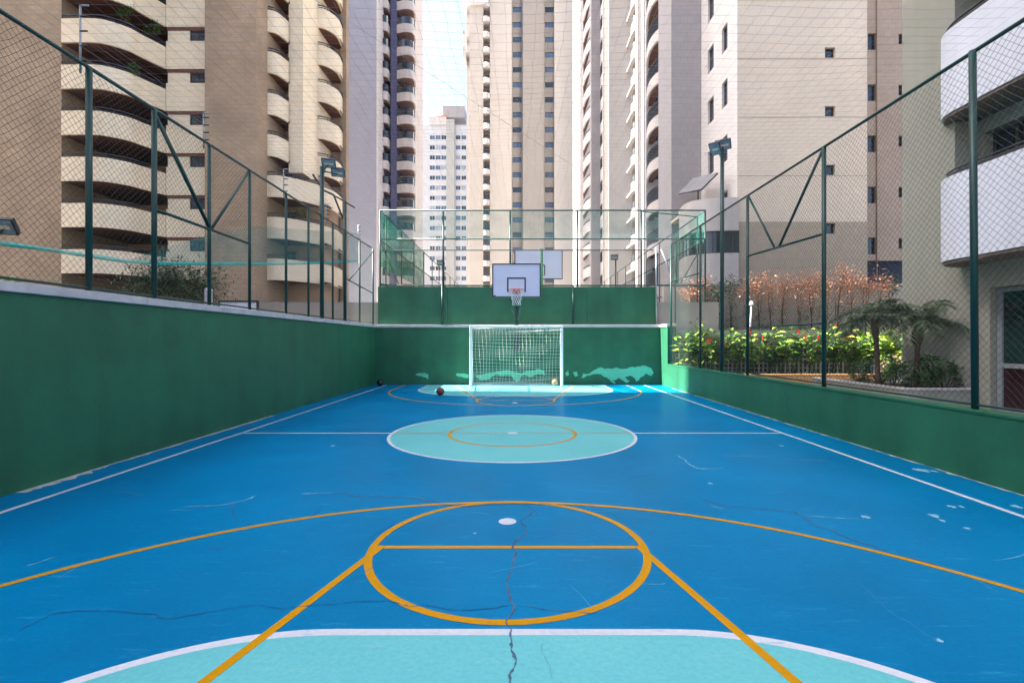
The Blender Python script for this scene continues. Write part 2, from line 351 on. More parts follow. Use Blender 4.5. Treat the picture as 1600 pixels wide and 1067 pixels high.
# cracks: traced on the floor from pixels, jagged and uneven in width
def jag(pts, depth=4, amp=0.12):
    P = [Vector(p) for p in pts]
    for _ in range(depth):
        Q = [P[0]]
        for a, b in zip(P, P[1:]):
            d = b-a; n = Vector((-d.y, d.x)); Q += [(a+b)/2 + n*random.uniform(-amp, amp), b]
        P = Q
    return [tuple(p) for p in P]
cracks = [([(820,790),(835,800),(812,815),(822,833),(802,850),(800,880),(794,925),(803,946),(790,972),(799,1000),(806,1030),(796,1060),(800,1085)], 0.016, M_CRACKG),
          ([(402,945),(445,952),(500,946),(590,940),(640,948),(720,953),(795,946)], 0.009, M_CRACK), ([(820,946),(880,956),(950,960)], 0.008, M_CRACKG),
          ([(30,985),(80,960),(160,955),(260,968),(340,955),(402,945)], 0.008, M_CRACK),
          ([(520,770),(580,777),(650,780),(700,790),(760,790),(830,788),(880,790)], 0.014, M_CRACKG), ([(470,772),(520,770)], 0.02, M_CRACKL), ([(290,792),(360,788),(400,775)], 0.018, M_CRACKL),
          ([(1097,780),(1135,793),(1200,797),(1240,800),(1270,820),(1330,843),(1400,868),(1470,885)], 0.016, M_CRACKG), ([(1260,806),(1310,810),(1350,812)], 0.014, M_CRACKL),
          ([(1048,800),(1080,815),(1105,840),(1150,865)], 0.00225, M_CRACKG), ([(1470,885),(1510,900),(1560,925)], 0.00300, M_CRACKL),
          ([(1340,910),(1380,945),(1430,980),(1465,1005)], 0.00175, M_CRACKL), ([(848,1005),(850,1025),(862,1060)], 0.00150, M_CRACKG),
          ([(1058,712),(1075,725),(1090,733),(1130,732)], 0.02, M_CRACKL), ([(1130,713),(1200,713)], 0.015, M_CRACKL), ([(1220,718),(1290,720)], 0.014, M_CRACKL),
          ([(40,885),(90,870)], 0.01, M_CRACKL), ([(1000,913),(1040,912)], 0.008, M_CRACKL), ([(1130,795),(1110,790)], 0.02, M_CRACKL)]
for pts, w, m in cracks:
    mb = MB(); pp = jag([G(*p) for p in pts], 3, 0.11)
    P = pp; k = len(P); vs = []; 
    for i in range(k):
        d = (Vector(P[min(i+1,k-1)])-Vector(P[max(i-1,0)])); d = d.normalized() if d.length > 0 else Vector((1,0)); n = Vector((-d.y,d.x))
        q = w/2*random.uniform(0.25, 1.5)*(0.4 if i in (0,k-1) else 1)
        a = Vector(P[i])+n*q; b = Vector(P[i])-n*q*random.uniform(0.3,1); vs += [(a.x,a.y,0.00313),(b.x,b.y,0.00313)]
    mb.add(vs, [(2*i,2*i+1,2*i+3,2*i+2) for i in range(k-1)]); mb.build('crack', m, court)
def blot(cx, cy, rx, ry, n=16):
    return [(cx+rx*math.cos(2*PI*i/n)*random.uniform(0.45,1.15), cy+ry*math.sin(2*PI*i/n)*random.uniform(0.45,1.15)) for i in range(n)]
for px, py, s in [(1458,806,.05),(1472,814,.03),(1487,792,.04),(1502,792,.03),(1510,826,.03),(1468,1001,.018),(1588,792,.05),(1440,735,.08),(1460,737,.05),(1220,697,.04),(1110,756,.03),(742,834,.02),(1352,808,.04),(620,697,.04),(520,697,.05)]:
    x, y = G(px, py); mb = MB(); mb.sheet(blot(x, y, s, s*1.3), 0.00313); mb.build('paint_chip', M_CRACKL, court)
mb = MB()                                             # worn pale strip at the foot of the long wall
P = [G(px, py) for px, py in [(0,770),(60,752),(130,735),(160,728),(230,708),(320,684),(430,650)]]; P = jag(P, 3, 0.06); k = len(P); vs = []
for i,(x,y) in enumerate(P):
    e = random.uniform(0.01,0.06)*(2.2 if 4.9 < y < 5.9 else 1); vs += [(LW+0.00300,y,0.00112),(LW+0.02+e,y,0.00112)]
mb.add(vs, [(2*i,2*i+1,2*i+3,2*i+2) for i in range(k-1)]); mb.build('paint_chip', mat('worn_concrete', S(176,178,180), 0.8, 0.2, 8), court)

rs_ = random.Random(21); mb = MB(); vs = []; P = [2.0+0.09*i for i in range(160)]       # worn paint and grit at the foot of the low wall
for y in P:
    e = max(0.004, rs_.gauss(0.02, 0.022)); vs += [(RW-0.002, y, 0.0012), (RW-0.004-e, y, 0.0012)]
mb.add(vs, [(2*i,2*i+2,2*i+3,2*i+1) for i in range(len(P)-1)]); mb.build('paint_chip', MATS['worn_concrete'], court)
M_SC = [mat('scuff_pale', S(60,146,186), 0.7, 0.3, 9), mat('scuff_dark', S(0,92,146), 0.7, 0.3, 9)]
for k in range(46):                                     # shoe and ball scuffs
    x, y = rs_.uniform(-4.4, 4.3), rs_.choice((rs_.uniform(2.85, 6.1), rs_.uniform(10.5, 13.5))); a = rs_.uniform(-0.6, 0.6) + (PI/2 if rs_.random() < 0.25 else 0); L_ = rs_.uniform(0.1, 0.55); w = rs_.uniform(0.003, 0.010); bend = rs_.uniform(-0.25, 0.25)
    vs = []
    for i in range(9):
        t = i/8; d = a + bend*(t-0.5); px_, py_ = x + L_*(t-0.5)*math.cos(d), y + L_*(t-0.5)*math.sin(d); q = w*math.sin(PI*t)*rs_.uniform(0.3, 1.0)+0.0006
        vs += [(px_-math.sin(d)*q, py_+math.cos(d)*q, 0.0028), (px_+math.sin(d)*q, py_-math.cos(d)*q, 0.0028)]
    mb = MB(); mb.add(vs, [(2*i,2*i+1,2*i+3,2*i+2) for i in range(8)]); mb.build('scuff', M_SC[k % 2], court)

# ------------------------------------------------------------------ court walls
t = thing('court_wall', 'long dark green painted wall with grey coping on the left of the court', 'wall', loc=(LW, 7, 0))
def part(mb, name, m, root, **k):
    o = mb.build(name, m, root, **k); o.matrix_parent_inverse = root.matrix_basis.inverted() if False else o.matrix_parent_inverse
    o.location = o.location - root.location
    return o
mb = MB(); mb.box(LW-0.22, LW, -3, YE+0.02, -0.1, 2.05); part(mb, 'wall', M_GREENW, t)
y = -3.0; mb = None
while y < YE-0.1:
    e = min(y+2.45, YE-0.02); mb = MB(); mb.box(LW-0.30, LW+0.04, y+0.003, e-0.003, 2.052, 2.155+random.uniform(-.004,.004)); part(mb, 'coping', M_CAP, t, bevel=0.008); y = e
t = thing('court_wall', 'low green painted wall along the right of the court below the fence', 'wall', loc=(RW, 7, 0))
mb = MB(); mb.box(RW, RW+0.2, -3, YE-0.9, -0.1, 0.745); part(mb, 'wall', M_GREENW, t)
y = -3.0
while y < YE-0.95:
    e = min(y+2.8, YE-0.9); mb = MB(); mb.box(RW-0.012, RW+0.22, y+0.003, e-0.003, 0.747, 0.785+random.uniform(-.003,.003)); part(mb, 'coping', M_GREENW, t, bevel=0.006); y = e
mb = MB(); mb.box(RW+0.002, RW+0.24, YE-0.895, YE, -0.1, 2.05); part(mb, 'pier', M_GREENW, t)
mb = MB(); mb.box(RW-0.03, RW+0.3, YE-0.90, YE-0.04, 2.052, 2.155); part(mb, 'coping', M_CAP, t, bevel=0.008)
mb = MB()
P = jag([(9.6,0.70),(9.3,0.5),(9.35,0.3),(9.1,0.15)], 3, .15)
vs = []
for yy, zz in P: vs += [(RW-0.003,yy-0.006,zz),(RW-0.003,yy+0.006*random.uniform(.3,1.4),zz)]
mb.add(vs, [(2*i,2*i+1,2*i+3,2*i+2) for i in range(len(P)-1)]); part(mb, 'crack', M_CRACK, t)

t = thing('end_wall', 'tall green end wall with peeling mint paint behind the goal', 'wall', loc=(0, YE, 0))
mb = MB(); mb.box(LW-0.2, RW+0.1, YE, YE+0.2, -0.1, 2.05); part(mb, 'wall', M_GREENW, t)
for k in range(4):
    a = LW+0.05+k*2.52; mb = MB(); mb.box(a+0.003, a+2.517 if k < 3 else RW-0.035, YE-0.05, YE+0.28, 2.052, 2.155); part(mb, 'coping', M_CAP, t, bevel=0.008)
for k in range(4):
    a = LW+0.02+k*2.55; mb = MB(); mb.box(a+0.004, min(a+2.546, RW-0.02), YE+0.281, YE+0.40, 2.0, 3.55); part(mb, 'panel', M_GREENW, t)
def jagpoly(px):
    P = jag([*px, px[0]], 2, 0.14)[:-1]
    return [(X(a,YE), Z(b,YE)) for a,b in P]
peel = [[(908,591),(911,584),(930,578),(950,576),(975,577),(985,574),(1000,573),(1018,576),(1021,583),(1017,588),(1009,584),(1001,590),(994,597),(985,587),(976,589),(984,595),(979,599),(968,591),(958,594),(963,600),(956,598),(948,590),(940,586),(930,585),(918,587)],
        [(742,587),(760,584),(775,581),(800,580),(830,579),(851,580),(852,587),(838,585),(830,590),(818,586),(812,595),(805,597),(798,587),(785,588),(775,585),(764,593),(752,595)],
        [(649,586),(656,583),(669,585),(669,594),(664,590),(657,588)], [(712,585),(722,584),(733,586),(732,591),(724,590)], [(883,583),(888,579),(889,586),(885,588)], [(895,582),(902,581),(903,588),(899,589)]]
for k, px in enumerate(peel):
    P = jagpoly(px); mb = MB(); mb.add([(x, YE-0.004, z) for x, z in P], [tuple(range(len(P)))]); part(mb, 'peeled_patch', M_MINT, t)

# ------------------------------------------------------------------ fences
def chain_mesh(name, p0, p1, z0, z1, diag, r, m, parent, noise=0.004):
    """diamond wire mesh between two ground points, real crossing wires"""
    p0 = np.array(p0); p1 = np.array(p1); Ln = np.linalg.norm(p1-p0); d = (p1-p0)/Ln; nrm = np.array([-d[1], d[0]])
    Hh = z1-z0; V = []; Fc = []; off = 0
    for sgn in (1, -1):
        u = -Hh if sgn > 0 else 0.0
        uend = Ln if sgn > 0 else Ln+Hh
        while u < uend:
            n = max(2, int(Hh/diag)+1)
            h = np.linspace(0, Hh, n); uu = u + sgn*h
            keep = (uu >= 0) & (uu <= Ln)
            if keep.sum() >= 2:
                h = h[keep]; uu = uu[keep]; n = len(h)
                wob = 0.006*np.sin(uu*2.1+h*1.3) + RNG.normal(0, noise, n)
                ow = sgn*r*0.9 + 0.012*np.sin(uu*0.9+h*0.7) ; uw = uu + wob
                base = np.stack([p0[0]+d[0]*uw+nrm[0]*ow, p0[1]+d[1]*uw+nrm[1]*ow, z0+h+RNG.normal(0, noise, n)], 1)
                s = np.array([d[0]*0.707*sgn*-1, d[1]*0.707*sgn*-1, 0.707])
                for k in range(3):
                    a = 2*PI*k/3; V.append(base + r*(math.cos(a)*np.array([nrm[0],nrm[1],0]) + math.sin(a)*s))
                i = np.arange(n-1)
                for k in range(3):
                    a = off+k*n; b = off+((k+1) % 3)*n
                    Fc.append(np.stack([a+i, a+i+1, b+i+1, b+i], 1))
                off += 3*n
            u += diag
    V = np.concatenate(V); Fc = np.concatenate(Fc)
    me = bpy.data.meshes.new(name); me.vertices.add(len(V)); me.vertices.foreach_set('co', V.astype(np.float32).ravel())
    me.loops.add(Fc.size); me.loops.foreach_set('vertex_index', Fc.astype(np.int32).ravel())
    me.polygons.add(len(Fc)); me.polygons.foreach_set('loop_start', np.arange(0, Fc.size, 4, dtype=np.int32)); me.polygons.foreach_set('loop_total', np.full(len(Fc), 4, np.int32))
    me.update(calc_edges=True); me.materials.append(m)
    o = link(name, me, parent); o['kind'] = 'stuff'
    return o
def bar(root, name, a, b, r, m=None, n=8):
    mb = MB(); mb.tube([a, b], r, n); return mb.build(name, m or M_STEEL, root)

# right fence on the low wall
XR = RW+0.09; ZT = 4.85; ZB = 0.785
f = thing('chain_link_fence', 'tall green chain-link fence standing on the low right wall', 'fence')
RP = [0.0, 2.8, 5.6, 8.37, 11.16, 14.05, 16.75]
for y in RP: bar(f, 'post', (XR, y, ZB), (XR-0.03*(y < 6), y, ZT), 0.036 if y < 9 else 0.034)
bar(f, 'top_rail', (XR, -3, ZT), (XR, 16.78, ZT), 0.024)
bar(f, 'bottom_rail', (XR, -3, ZB+0.05), (XR, 16.75, ZB+0.05), 0.014)
bar(f, 'mid_rail', (XR, 8.37, 3.38), (XR, 11.16, 3.48), 0.024)
bar(f, 'low_rail', (XR, 8.37, 1.86), (XR, 11.16, 1.86), 0.018)
bar(f, 'brace', (XR, 8.42, ZT-0.05), (XR, 9.80, 3.44), 0.024); bar(f, 'brace', (XR, 11.12, ZT-0.02), (XR, 9.98, 3.44), 0.022)
bar(f, 'brace', (XR, 16.72, 3.6), (XR, 14.1, 3.5), 0.018)
chain_mesh('wire_mesh', (XR, -0.5), (XR, 16.75), ZB+0.03, ZT-0.03, 0.088, 0.0021, M_WIRE, f)
# left fence on the long wall
XL = LW-0.13; ZTL = 4.92; ZBL = 2.155
f = thing('chain_link_fence', 'green chain-link fence standing on the coping of the left wall', 'fence')
for px in (139, 241, 327, 390, 447, 482, 520, 562, 583):
    y = -XL*F/(VX-px); bar(f, 'post', (XL, y, ZBL), (XL, y, ZTL), 0.036 if px < 300 else 0.03)
for y in (4.7, 3.2): bar(f, 'post', (XL, y, ZBL), (XL, y, ZTL), 0.036)
yl = lambda px: -XL*F/(VX-px)
bar(f, 'top_rail', (XL, -3, ZTL), (XL, YE, ZTL), 0.024); bar(f, 'bottom_rail', (XL, -3, ZBL+0.05), (XL, YE, ZBL+0.05), 0.016)
bar(f, 'mid_rail', (XL, yl(241), 3.47), (XL, yl(390), 3.47), 0.024)
bar(f, 'brace', (XL, yl(243), ZTL-0.08), (XL, yl(327), 3.5), 0.03); bar(f, 'brace', (XL, yl(388), ZTL-0.06), (XL, yl(331), 3.5), 0.024)
bar(f, 'mid_rail', (XL, yl(543), 3.47), (XL, yl(583), 3.3), 0.02); bar(f, 'brace', (XL, yl(583), ZTL-0.1), (XL, yl(545), 3.45), 0.018)
chain_mesh('wire_mesh', (XL, -0.5), (XL, YE-0.03), ZBL+0.04, ZTL-0.03, 0.088, 0.0021, M_WIRE, f)
for px, hh in ((132, 0.72), (323, 0.5), (447, 0.55), (562, 0.5), (513, 0.45)):          # electric-fence stems clipped on the fence
    y = yl(px); mb = MB(); mb.tube([(XL-0.05, y, ZTL-0.1), (XL-0.06, y+0.01, ZTL+hh)], 0.012, 6); mb.tube([(XL-0.06,y,ZTL+hh),(XL+0.05,y,ZTL+hh)], 0.01, 6)
    st = mb.build('electric_stem', M_GALV, f)
    for k in range(4):
        z = ZTL+0.05+k*hh/4; mb = MB(); mb.tube([(XL-0.055, y, z), (XL+0.035, y, z)], 0.011, 6); mb.build('insulator', M_BLACK, st)
for k in range(4): bar(f, 'electric_wire', (XL+0.035, 0, ZTL+0.05+k*0.13), (XL+0.035, YE, ZTL+0.05+k*0.13), 0.0012, M_GALV, 3)

# end fence over the end wall and the cage of the court behind it
YF = YE+0.5
f = thing('chain_link_fence', 'green pipe and chain-link fence rising above the green end wall', 'fence')
EX = [-5.12, -2.78, -0.30, 2.19, 4.56, 6.92]
for k, x in enumerate(EX): bar(f, 'post', (x, YF, 3.0), (x, YF, 6.40), 0.034)
for z, x1 in ((6.40, 6.92), (5.34, 6.92), (3.62, 6.92)): bar(f, 'rail', (EX[0], YF, z), (x1, YF, z), 0.027)
bar(f, 'rail', (EX[0], YF+0.02, 4.93), (5.0, YF+0.02, 4.93), 0.02)
for x in (-2.78, 2.0): bar(f, 'post', (x, YE+0.23, 2.155), (x, YE+0.23, 3.6), 0.03)
bar(f, 'post', (RW-0.06, YE+0.24, 2.155), (RW-0.06, YE+0.3, 5.0), 0.03, M_GALV)
bar(f, 'brace', (5.2, YE+0.2, 4.9), (5.75, YE+0.3, 3.6), 0.02, M_GALV)
bar(f, 'post', (5.75, YE+0.3, 0.1), (5.75, YE+0.3, 4.95), 0.028); bar(f, 'rail', (5.05, YE+0.3, 3.62), (5.75, YE+0.3, 3.62), 0.02)
chain_mesh('wire_mesh', (EX[0], YF+0.01), (EX[-1], YF+0.01), 3.55, 5.33, 0.11, 0.0023, M_WIRE, f)
mb = MB(); mb.box(EX[0], EX[-1], YF-0.03, YF-0.028, 5.34, 6.38); mb.build('shade_net', M_SHADE2, f)
for xs, lab in ((-5.12, 'receding pipe fence with green netting on the left side of the court behind'), (6.92, 'receding green pipe fence on the right side of the court behind')):
    f = thing('cage_fence', lab, 'fence')
    ys = [YF+0.8+2.55*k for k in range(10)]
    for y in ys: bar(f, 'post', (xs, y, 2.95), (xs, y, 6.38), 0.028, n=6)
    for z in (6.38, 5.30, 3.7): bar(f, 'rail', (xs, YF+0.04, z), (xs, ys[-1], z), 0.024, n=6)
    bar(f, 'brace', (xs, YF+0.1, 5.25), (xs, ys[1], 3.75), 0.02, n=6)
    chain_mesh('wire_mesh', (xs+0.02, YF+0.1), (xs+0.02, ys[-1]), 3.0, 5.3, 0.13, 0.002, M_WIRE, f)
    mb = MB(); mb.box(xs-0.03, xs-0.028, YF+0.05, ys[3] if xs < 0 else ys[1], 4.35 if xs < 0 else 5.3, 6.36); mb.build('shade_net', M_SHADE if xs < 0 else M_SHADE2, f)
    if xs > 0: bar(f, 'brace', (4.56, YF+0.03, 6.37), (xs, ys[0], 6.36), 0.02, n=6)

# safety net stretched over the court: real cords, 15 cm mesh
def net_z(x, y): return 4.89 - 0.05*np.sin((x-XL)/(XR-XL)*PI) + 0.018*np.sin(1.7*x+0.9*y) + 0.012*np.sin(3.1*y-1.1*x)
def net_dx(x, y): return 0.02*np.sin(1.3*y+0.8*x) + 0.012*np.sin(2.9*y-0.5*x)
def net_dy(x, y): return 0.03*np.sin(1.1*x+0.4*y) + 0.014*np.sin(2.3*x-0.9*y)
V = []; Fc = []; off = 0
def add_cord(P, r):
    global off
    n = len(P); t = np.gradient(P, axis=0); t /= np.linalg.norm(t, axis=1)[:, None]
    up = np.array([0,0,1.0]); a = np.cross(t, up); a /= np.linalg.norm(a, axis=1)[:, None]; b = np.cross(t, a)
    for k in range(3):
        w = 2*PI*k/3; V.append(P + r*(math.cos(w)*a + math.sin(w)*b))
    i = np.arange(n-1)
    for k in range(3):
        p = off+k*n; q = off+((k+1) % 3)*n; Fc.append(np.stack([p+i, q+i, q+i+1, p+i+1], 1))
    off += 3*n
for x in np.arange(XL+0.05, XR, 0.15):
    y = np.arange(1.0, YF, 0.15); xx = np.full_like(y, x); j = np.random.default_rng(int(x*100)+900).normal(0, .006, len(y))
    add_cord(np.stack([xx+net_dx(xx,y)+j, y+net_dy(xx,y), net_z(xx,y)], 1), 0.0013)
for y0 in np.arange(1.0, YF, 0.15):
    x = np.arange(XL, XR+0.01, 0.15); y = np.full_like(x, y0); j = np.random.default_rng(int(y0*100)).normal(0, .006, len(x))
    add_cord(np.stack([x+net_dx(x,y), y+net_dy(x,y)+j, net_z(x,y)], 1), 0.0013)
V = np.concatenate(V); Fc = np.concatenate(Fc)
me = bpy.data.meshes.new('safety_net'); me.from_pydata(V.tolist(), [], Fc.tolist()); me.materials.append(M_CORD)
root = thing('safety_net', 'thin grey square-mesh safety net stretched over the whole court', 'net')
o = link('mesh_cords', me, root); o['kind'] = 'stuff'
bar(root, 'guy_wire', (-5.1, 6.5, 7.6), (4.6, YF, 6.4), 0.0035, M_CORD, 4)

# ------------------------------------------------------------------ goal
GY = 17.0; GX0 = X(735.5, GY); GX1 = X(878, GY); GH = 2.1
def goal():
    g = thing('football_goal', 'white futsal goal with white net in front of the end wall', 'goal', loc=((GX0+GX1)/2, GY, 0))
    c = (GX0+GX1)/2; hw = (GX1-GX0)/2
    for s in (-1, 1):
        mb = MB(); mb.box(s*hw-0.04, s*hw+0.04, -0.04, 0.04, 0.0, GH-0.081); mb.build('upright', M_WHITE, g, bevel=0.012)
        mb = MB(); mb.tube([(s*hw, 0.04, GH-0.06), (s*hw, 0.35, GH-0.12), (s*hw, 0.62, 0.5), (s*hw, 0.66, 0.03)], 0.022, 8); mb.build('stay', M_WHITE, g)
        mb = MB(); mb.tube([(s*hw, 0.04, 0.03), (s*hw, 0.66, 0.03)], 0.02, 8); mb.build('ground_bar', M_WHITE, g)
    mb = MB(); mb.box(-hw-0.04, hw+0.04, -0.042, 0.042, GH-0.08, GH); mb.build('crossbar', M_WHITE, g, bevel=0.012)
    mb = MB(); mb.tube([(-hw, 0.66, 0.03), (hw, 0.66, 0.03)], 0.02, 8); mb.build('ground_bar', M_WHITE, g)
    mb = MB(); prof = [(0.05,GH-0.05),(0.2,GH-0.11),(0.36,GH-0.2),(0.42,1.6),(0.48,1.3),(0.52,1.0),(0.57,0.7),(0.6,0.4),(0.62,0.2),(0.63,0.06)]
    prof = smooth_curve(prof, 3)
    for k in range(27):
        x = -hw+0.03+k*(2*hw-0.06)/26
        mb.tube([(x+0.02*math.sin(k+i*0.3), p[0]+0.03*math.sin(x*3+i*0.2), p[1]) for i, p in enumerate(prof)], 0.0045, 3, caps=False)
    for i in range(0, len(prof), 1):
        p = prof[i]; mb.tube([(x_, p[0]+0.03*math.sin(x_*3+i*0.2), p[1]+0.03*math.sin(x_*1.2+i)-0.02*math.sin((x_+hw)/(2*hw)*PI)) for x_ in np.linspace(-hw, hw, 22)], 0.0045, 3, caps=False)
    for s in (-1, 1):
        for k in range(5):
            y = 0.08+k*0.11; zt = GH-0.1-0.06*k; mb.tube([(s*hw, y, zt), (s*hw, y+0.02, 0.05)], 0.004, 3, caps=False)
        for k in range(14): mb.tube([(s*hw, 0.04, 0.1+k*0.14), (s*hw, 0.6-0.02*k, 0.1+k*0.14)], 0.004, 3, caps=False)
    stuff(mb.build('net', M_NETW, g))
goal()

# ------------------------------------------------------------------ basketball hoops
def hoop(cx, y, z0, w, h, label, our=True):
    b = thing('basketball_hoop', label, 'hoop', loc=(cx, y, 0))
    mb = MB(); mb.box(-w/2, w/2, 0, 0.03, z0, z0+h); bd = mb.build('backboard', mat('backboard_white', S(206,212,232), 0.35, 0.05, 2), b)
    fr = 0.035; mb = MB()
    for (a, c_, p, q) in ((-w/2, w/2, z0+h-fr, z0+h), (-w/2, w/2, z0, z0+fr), (-w/2, -w/2+fr, z0+fr, z0+h-fr), (w/2-fr, w/2, z0+fr, z0+h-fr)): mb.box(a, c_, -0.012, -0.001, p, q)
    mb.build('border', M_BLACK, bd)
    tw = 0.58 if our else 0.56; th = 0.45; tz = z0+0.17; fr = 0.045; mb = MB()
    for (a, c_, p, q) in ((-tw/2, tw/2, tz+th-fr, tz+th), (-tw/2, tw/2, tz, tz+fr*0.2), (-tw/2, -tw/2+fr, tz, tz+th-fr), (tw/2-fr, tw/2, tz, tz+th-fr)): mb.box(a, c_, -0.006, -0.001, p, q)
    mb.build('target_square', M_BLACK, bd)
    if our:
        rz = z0+0.2; R = 0.225; rc = -0.15-R
        mb = MB(); mb.tube([(R*math.cos(a), rc+R*math.sin(a), rz) for a in np.linspace(0, 2*PI, 33)], 0.011, 8); mb.box(-0.09, 0.09, -0.16, -0.013, rz-0.02, rz+0.012); mb.box(-0.11, 0.11, -0.03, -0.0125, rz-0.09, rz+0.05)
        rim = mb.build('rim', M_ORANGE, b)
        mb = MB(); n = 12
        for k in range(n):
            for sg in (1, -1):
                P = []
                for i in range(9):
                    tt = i/8; rr = R*(1-0.45*min(1, tt*1.4)); a = 2*PI*(k + sg*i*0.42)/n; P.append((rr*math.cos(a), rc+rr*math.sin(a), rz-0.015-0.45*tt))
                mb.tube(P, 0.0055, 4, caps=False)
        mb.build('net', M_NETW, rim)
        mb = MB(); mb.box(-w/2+0.04, -w/2+0.12, -0.006, -0.001, z0+0.05, z0+0.075); mb.build('maker_mark', M_BLACK, bd)
        d = YE - y
        for s in (-1, 1):
            mb = MB(); mb.tube([(s*0.28, 0.03, z0+0.75), (0.02*s, d-0.06, z0-0.2)], 0.028, 8); mb.tube([(s*0.28, 0.03, z0+0.15), (0.02*s, d-0.06, z0-0.65)], 0.025, 8); mb.build('arm', M_STEEL, b)
        mb = MB(); mb.box(-0.07, 0.07, d-0.17, d-0.056, 1.25, z0+0.2); mb.build('wall_post', M_STEEL, b, bevel=0.01)
        mb = MB(); mb.box(-0.12, 0.12, d-0.054, d-0.0535+0.05, 1.2, 1.6); mb.build('wall_plate', M_STEEL, b)
    else:
        mb = MB(); mb.tube([(0.1, 0.25, 3.0), (0.1, 0.25, z0+h+0.02)], 0.06, 10); mb.build('pole', M_STEEL, b)
        mb = MB(); mb.tube([(0.1, 0.25, z0+0.3), (0.1, 0.031, z0+0.3)], 0.04, 8); mb.build('arm', M_STEEL, b)
hoop(X(807, 15.2), 15.2, Z(465.5, 15.2), 1.50, 1.05, 'basketball hoop with black-edged white backboard and red rim over the goal')
hoop(X(841.5, 21.0), 21.0, Z(437, 21.0), 2.05, 1.26, 'white backboard seen through the fence behind the end wall', False)
bar(bpy.data.objects['basketball_hoop.001'], 'post', (X(846.5,20)-X(841.5,21), -1.0, 3.0), (X(846.5,20)-X(841.5,21), -1.0, Z(389,20)), 0.05, mat('bright_green_steel', S(40,130,80), 0.4))

# balls
def ball(x, y, r, m, lab, z=0):
    mb = MB(); n = 24; k = 14; vs = [(0,0,-r)]; fs = []
    for i in range(1, k):
        a = -PI/2+PI*i/k
        for j in range(n): vs.append((r*math.cos(a)*math.cos(2*PI*j/n), r*math.cos(a)*math.sin(2*PI*j/n), r*math.sin(a)))
    vs.append((0,0,r))
    fs += [(0, 1+(j+1) % n, 1+j) for j in range(n)]
    for i in range(k-2): fs += [(1+i*n+j, 1+i*n+(j+1) % n, 1+(i+1)*n+(j+1) % n, 1+(i+1)*n+j) for j in range(n)]
    fs += [(len(vs)-1, 1+(k-2)*n+j, 1+(k-2)*n+(j+1) % n) for j in range(n)]
    mb.add(vs, fs, 0, True)
    root = thing('ball', lab, 'ball', loc=(x, y, z+r+0.001)); mb.build('shell', m, root)
    for ax in range(3):
        mb = MB(); P = []
        for a in np.linspace(0, 2*PI, 37):
            c, s = (r+0.0005)*math.cos(a), (r+0.0005)*math.sin(a); P.append([(c,s,0),(c,0,s),(0,c,s)][ax])
        mb.tube(P, r*0.03, 4, caps=False); mb.build('seam', M_BLACK, root)
x, y = G(688, 618); ball(x, y, 0.115, mat('ball_maroon', S(120,58,48), 0.5, 0.3, 8), 'dark maroon ball lying on the floor left of the goal')
ball(X(594,17.3), 17.3, 0.11, mat('ball_black', S(36,34,36), 0.4), 'black ball in the corner between long wall and end wall')
ball(X(867,17.25), 17.25, 0.11, mat('ball_tan', S(178,150,110), 0.5, 0.2, 8), 'tan ball inside the goal by its right upright', 0.012)

# ------------------------------------------------------------------ floodlights
def floodlight(x, y, zb, zt, lamps, label, r=0.045, rod=True):
    root = thing('floodlight', label, 'floodlight', 'floodlights on poles', (x, y, zb)); h = zt-zb
    bar(root, 'pole', (0,0,0), (0,0,h), r, n=10)
    for (dx, dy, dz, yaw, tilt, w, hh) in lamps:
        mb = MB(); d = 0.06
        mb.box(-w/2, w/2, 0.0, d, -hh/2, hh/2)
        for k in range(7): u = -w/2+w*(k+0.5)/7; mb.box(u-0.006, u+0.006, d+0.001, d+0.05, -hh/2+0.02, hh/2-0.02)
        o = mb.build('lamp_head', M_BLACK, root, bevel=0.006); o.location = (dx, dy, dz+h); o.rotation_euler = (tilt, 0, yaw)
        mb = MB(); mb.box(-w/2+0.02, w/2-0.02, -0.008, -0.001, -hh/2+0.02, hh/2-0.02); mb.build('lens', mat('lamp_glass', S(120,150,160), 0.12, 0.3, 9, spec=0.8), o)
        mb = MB(); mb.box(-w/2+0.06, w/2-0.06, -0.012, -0.0085, -0.03, 0.03); mb.build('light_panel', mat('lamp_emitter', S(226,206,180), 0.4), o)
        mb = MB(); mb.tube([(0, 0, h-0.12), (dx, dy+0.02, dz+h-0.02)], 0.016, 6); mb.build('bracket', M_STEEL, root)
    if rod: mb = MB(); mb.tube([(0,0,h-0.35),(lamps[0][0]*0.5, 0.1, h+0.12)], 0.012, 6); mb.build('stay', M_STEEL, root)
    return root
yL = yl(503)
floodlight(XL, yL, 2.155, 6.25, [(0.2,-0.05,0.06,0.25,0.95,0.36,0.27), (0.36,0.2,-0.10,0.25,0.95,0.36,0.27)], 'green pole with two floodlights rising from the left wall coping', 0.055)
floodlight(XR+0.02, 12.6, 0.79, 6.5, [(-0.26,-0.2,-0.12,-0.7,0.9,0.26,0.34), (-0.02,-0.1,0.02,-0.5,0.9,0.38,0.27)], 'green pole with two tilted floodlights beside the right fence', 0.05)
floodlight(X(-20,7.2), 7.2, 1.95, 3.1, [(0.22,0,0.12,0.3,0.7,0.30,0.26)], 'single floodlight at the far left behind the chain-link', 0.03, False)
floodlight(X(692,32), 32, 3.0, 6.6, [(-0.12,-0.1,0.02,-0.1,0.6,0.5,0.4)], 'small floodlight beyond the end fence left of the backboard', 0.05, False)
floodlight(X(962,34), 34, 3.0, 7.3, [(-0.1,-0.1,0.02,-0.1,0.6,0.5,0.4)], 'small floodlight beyond the end fence right of the backboard', 0.05, False)
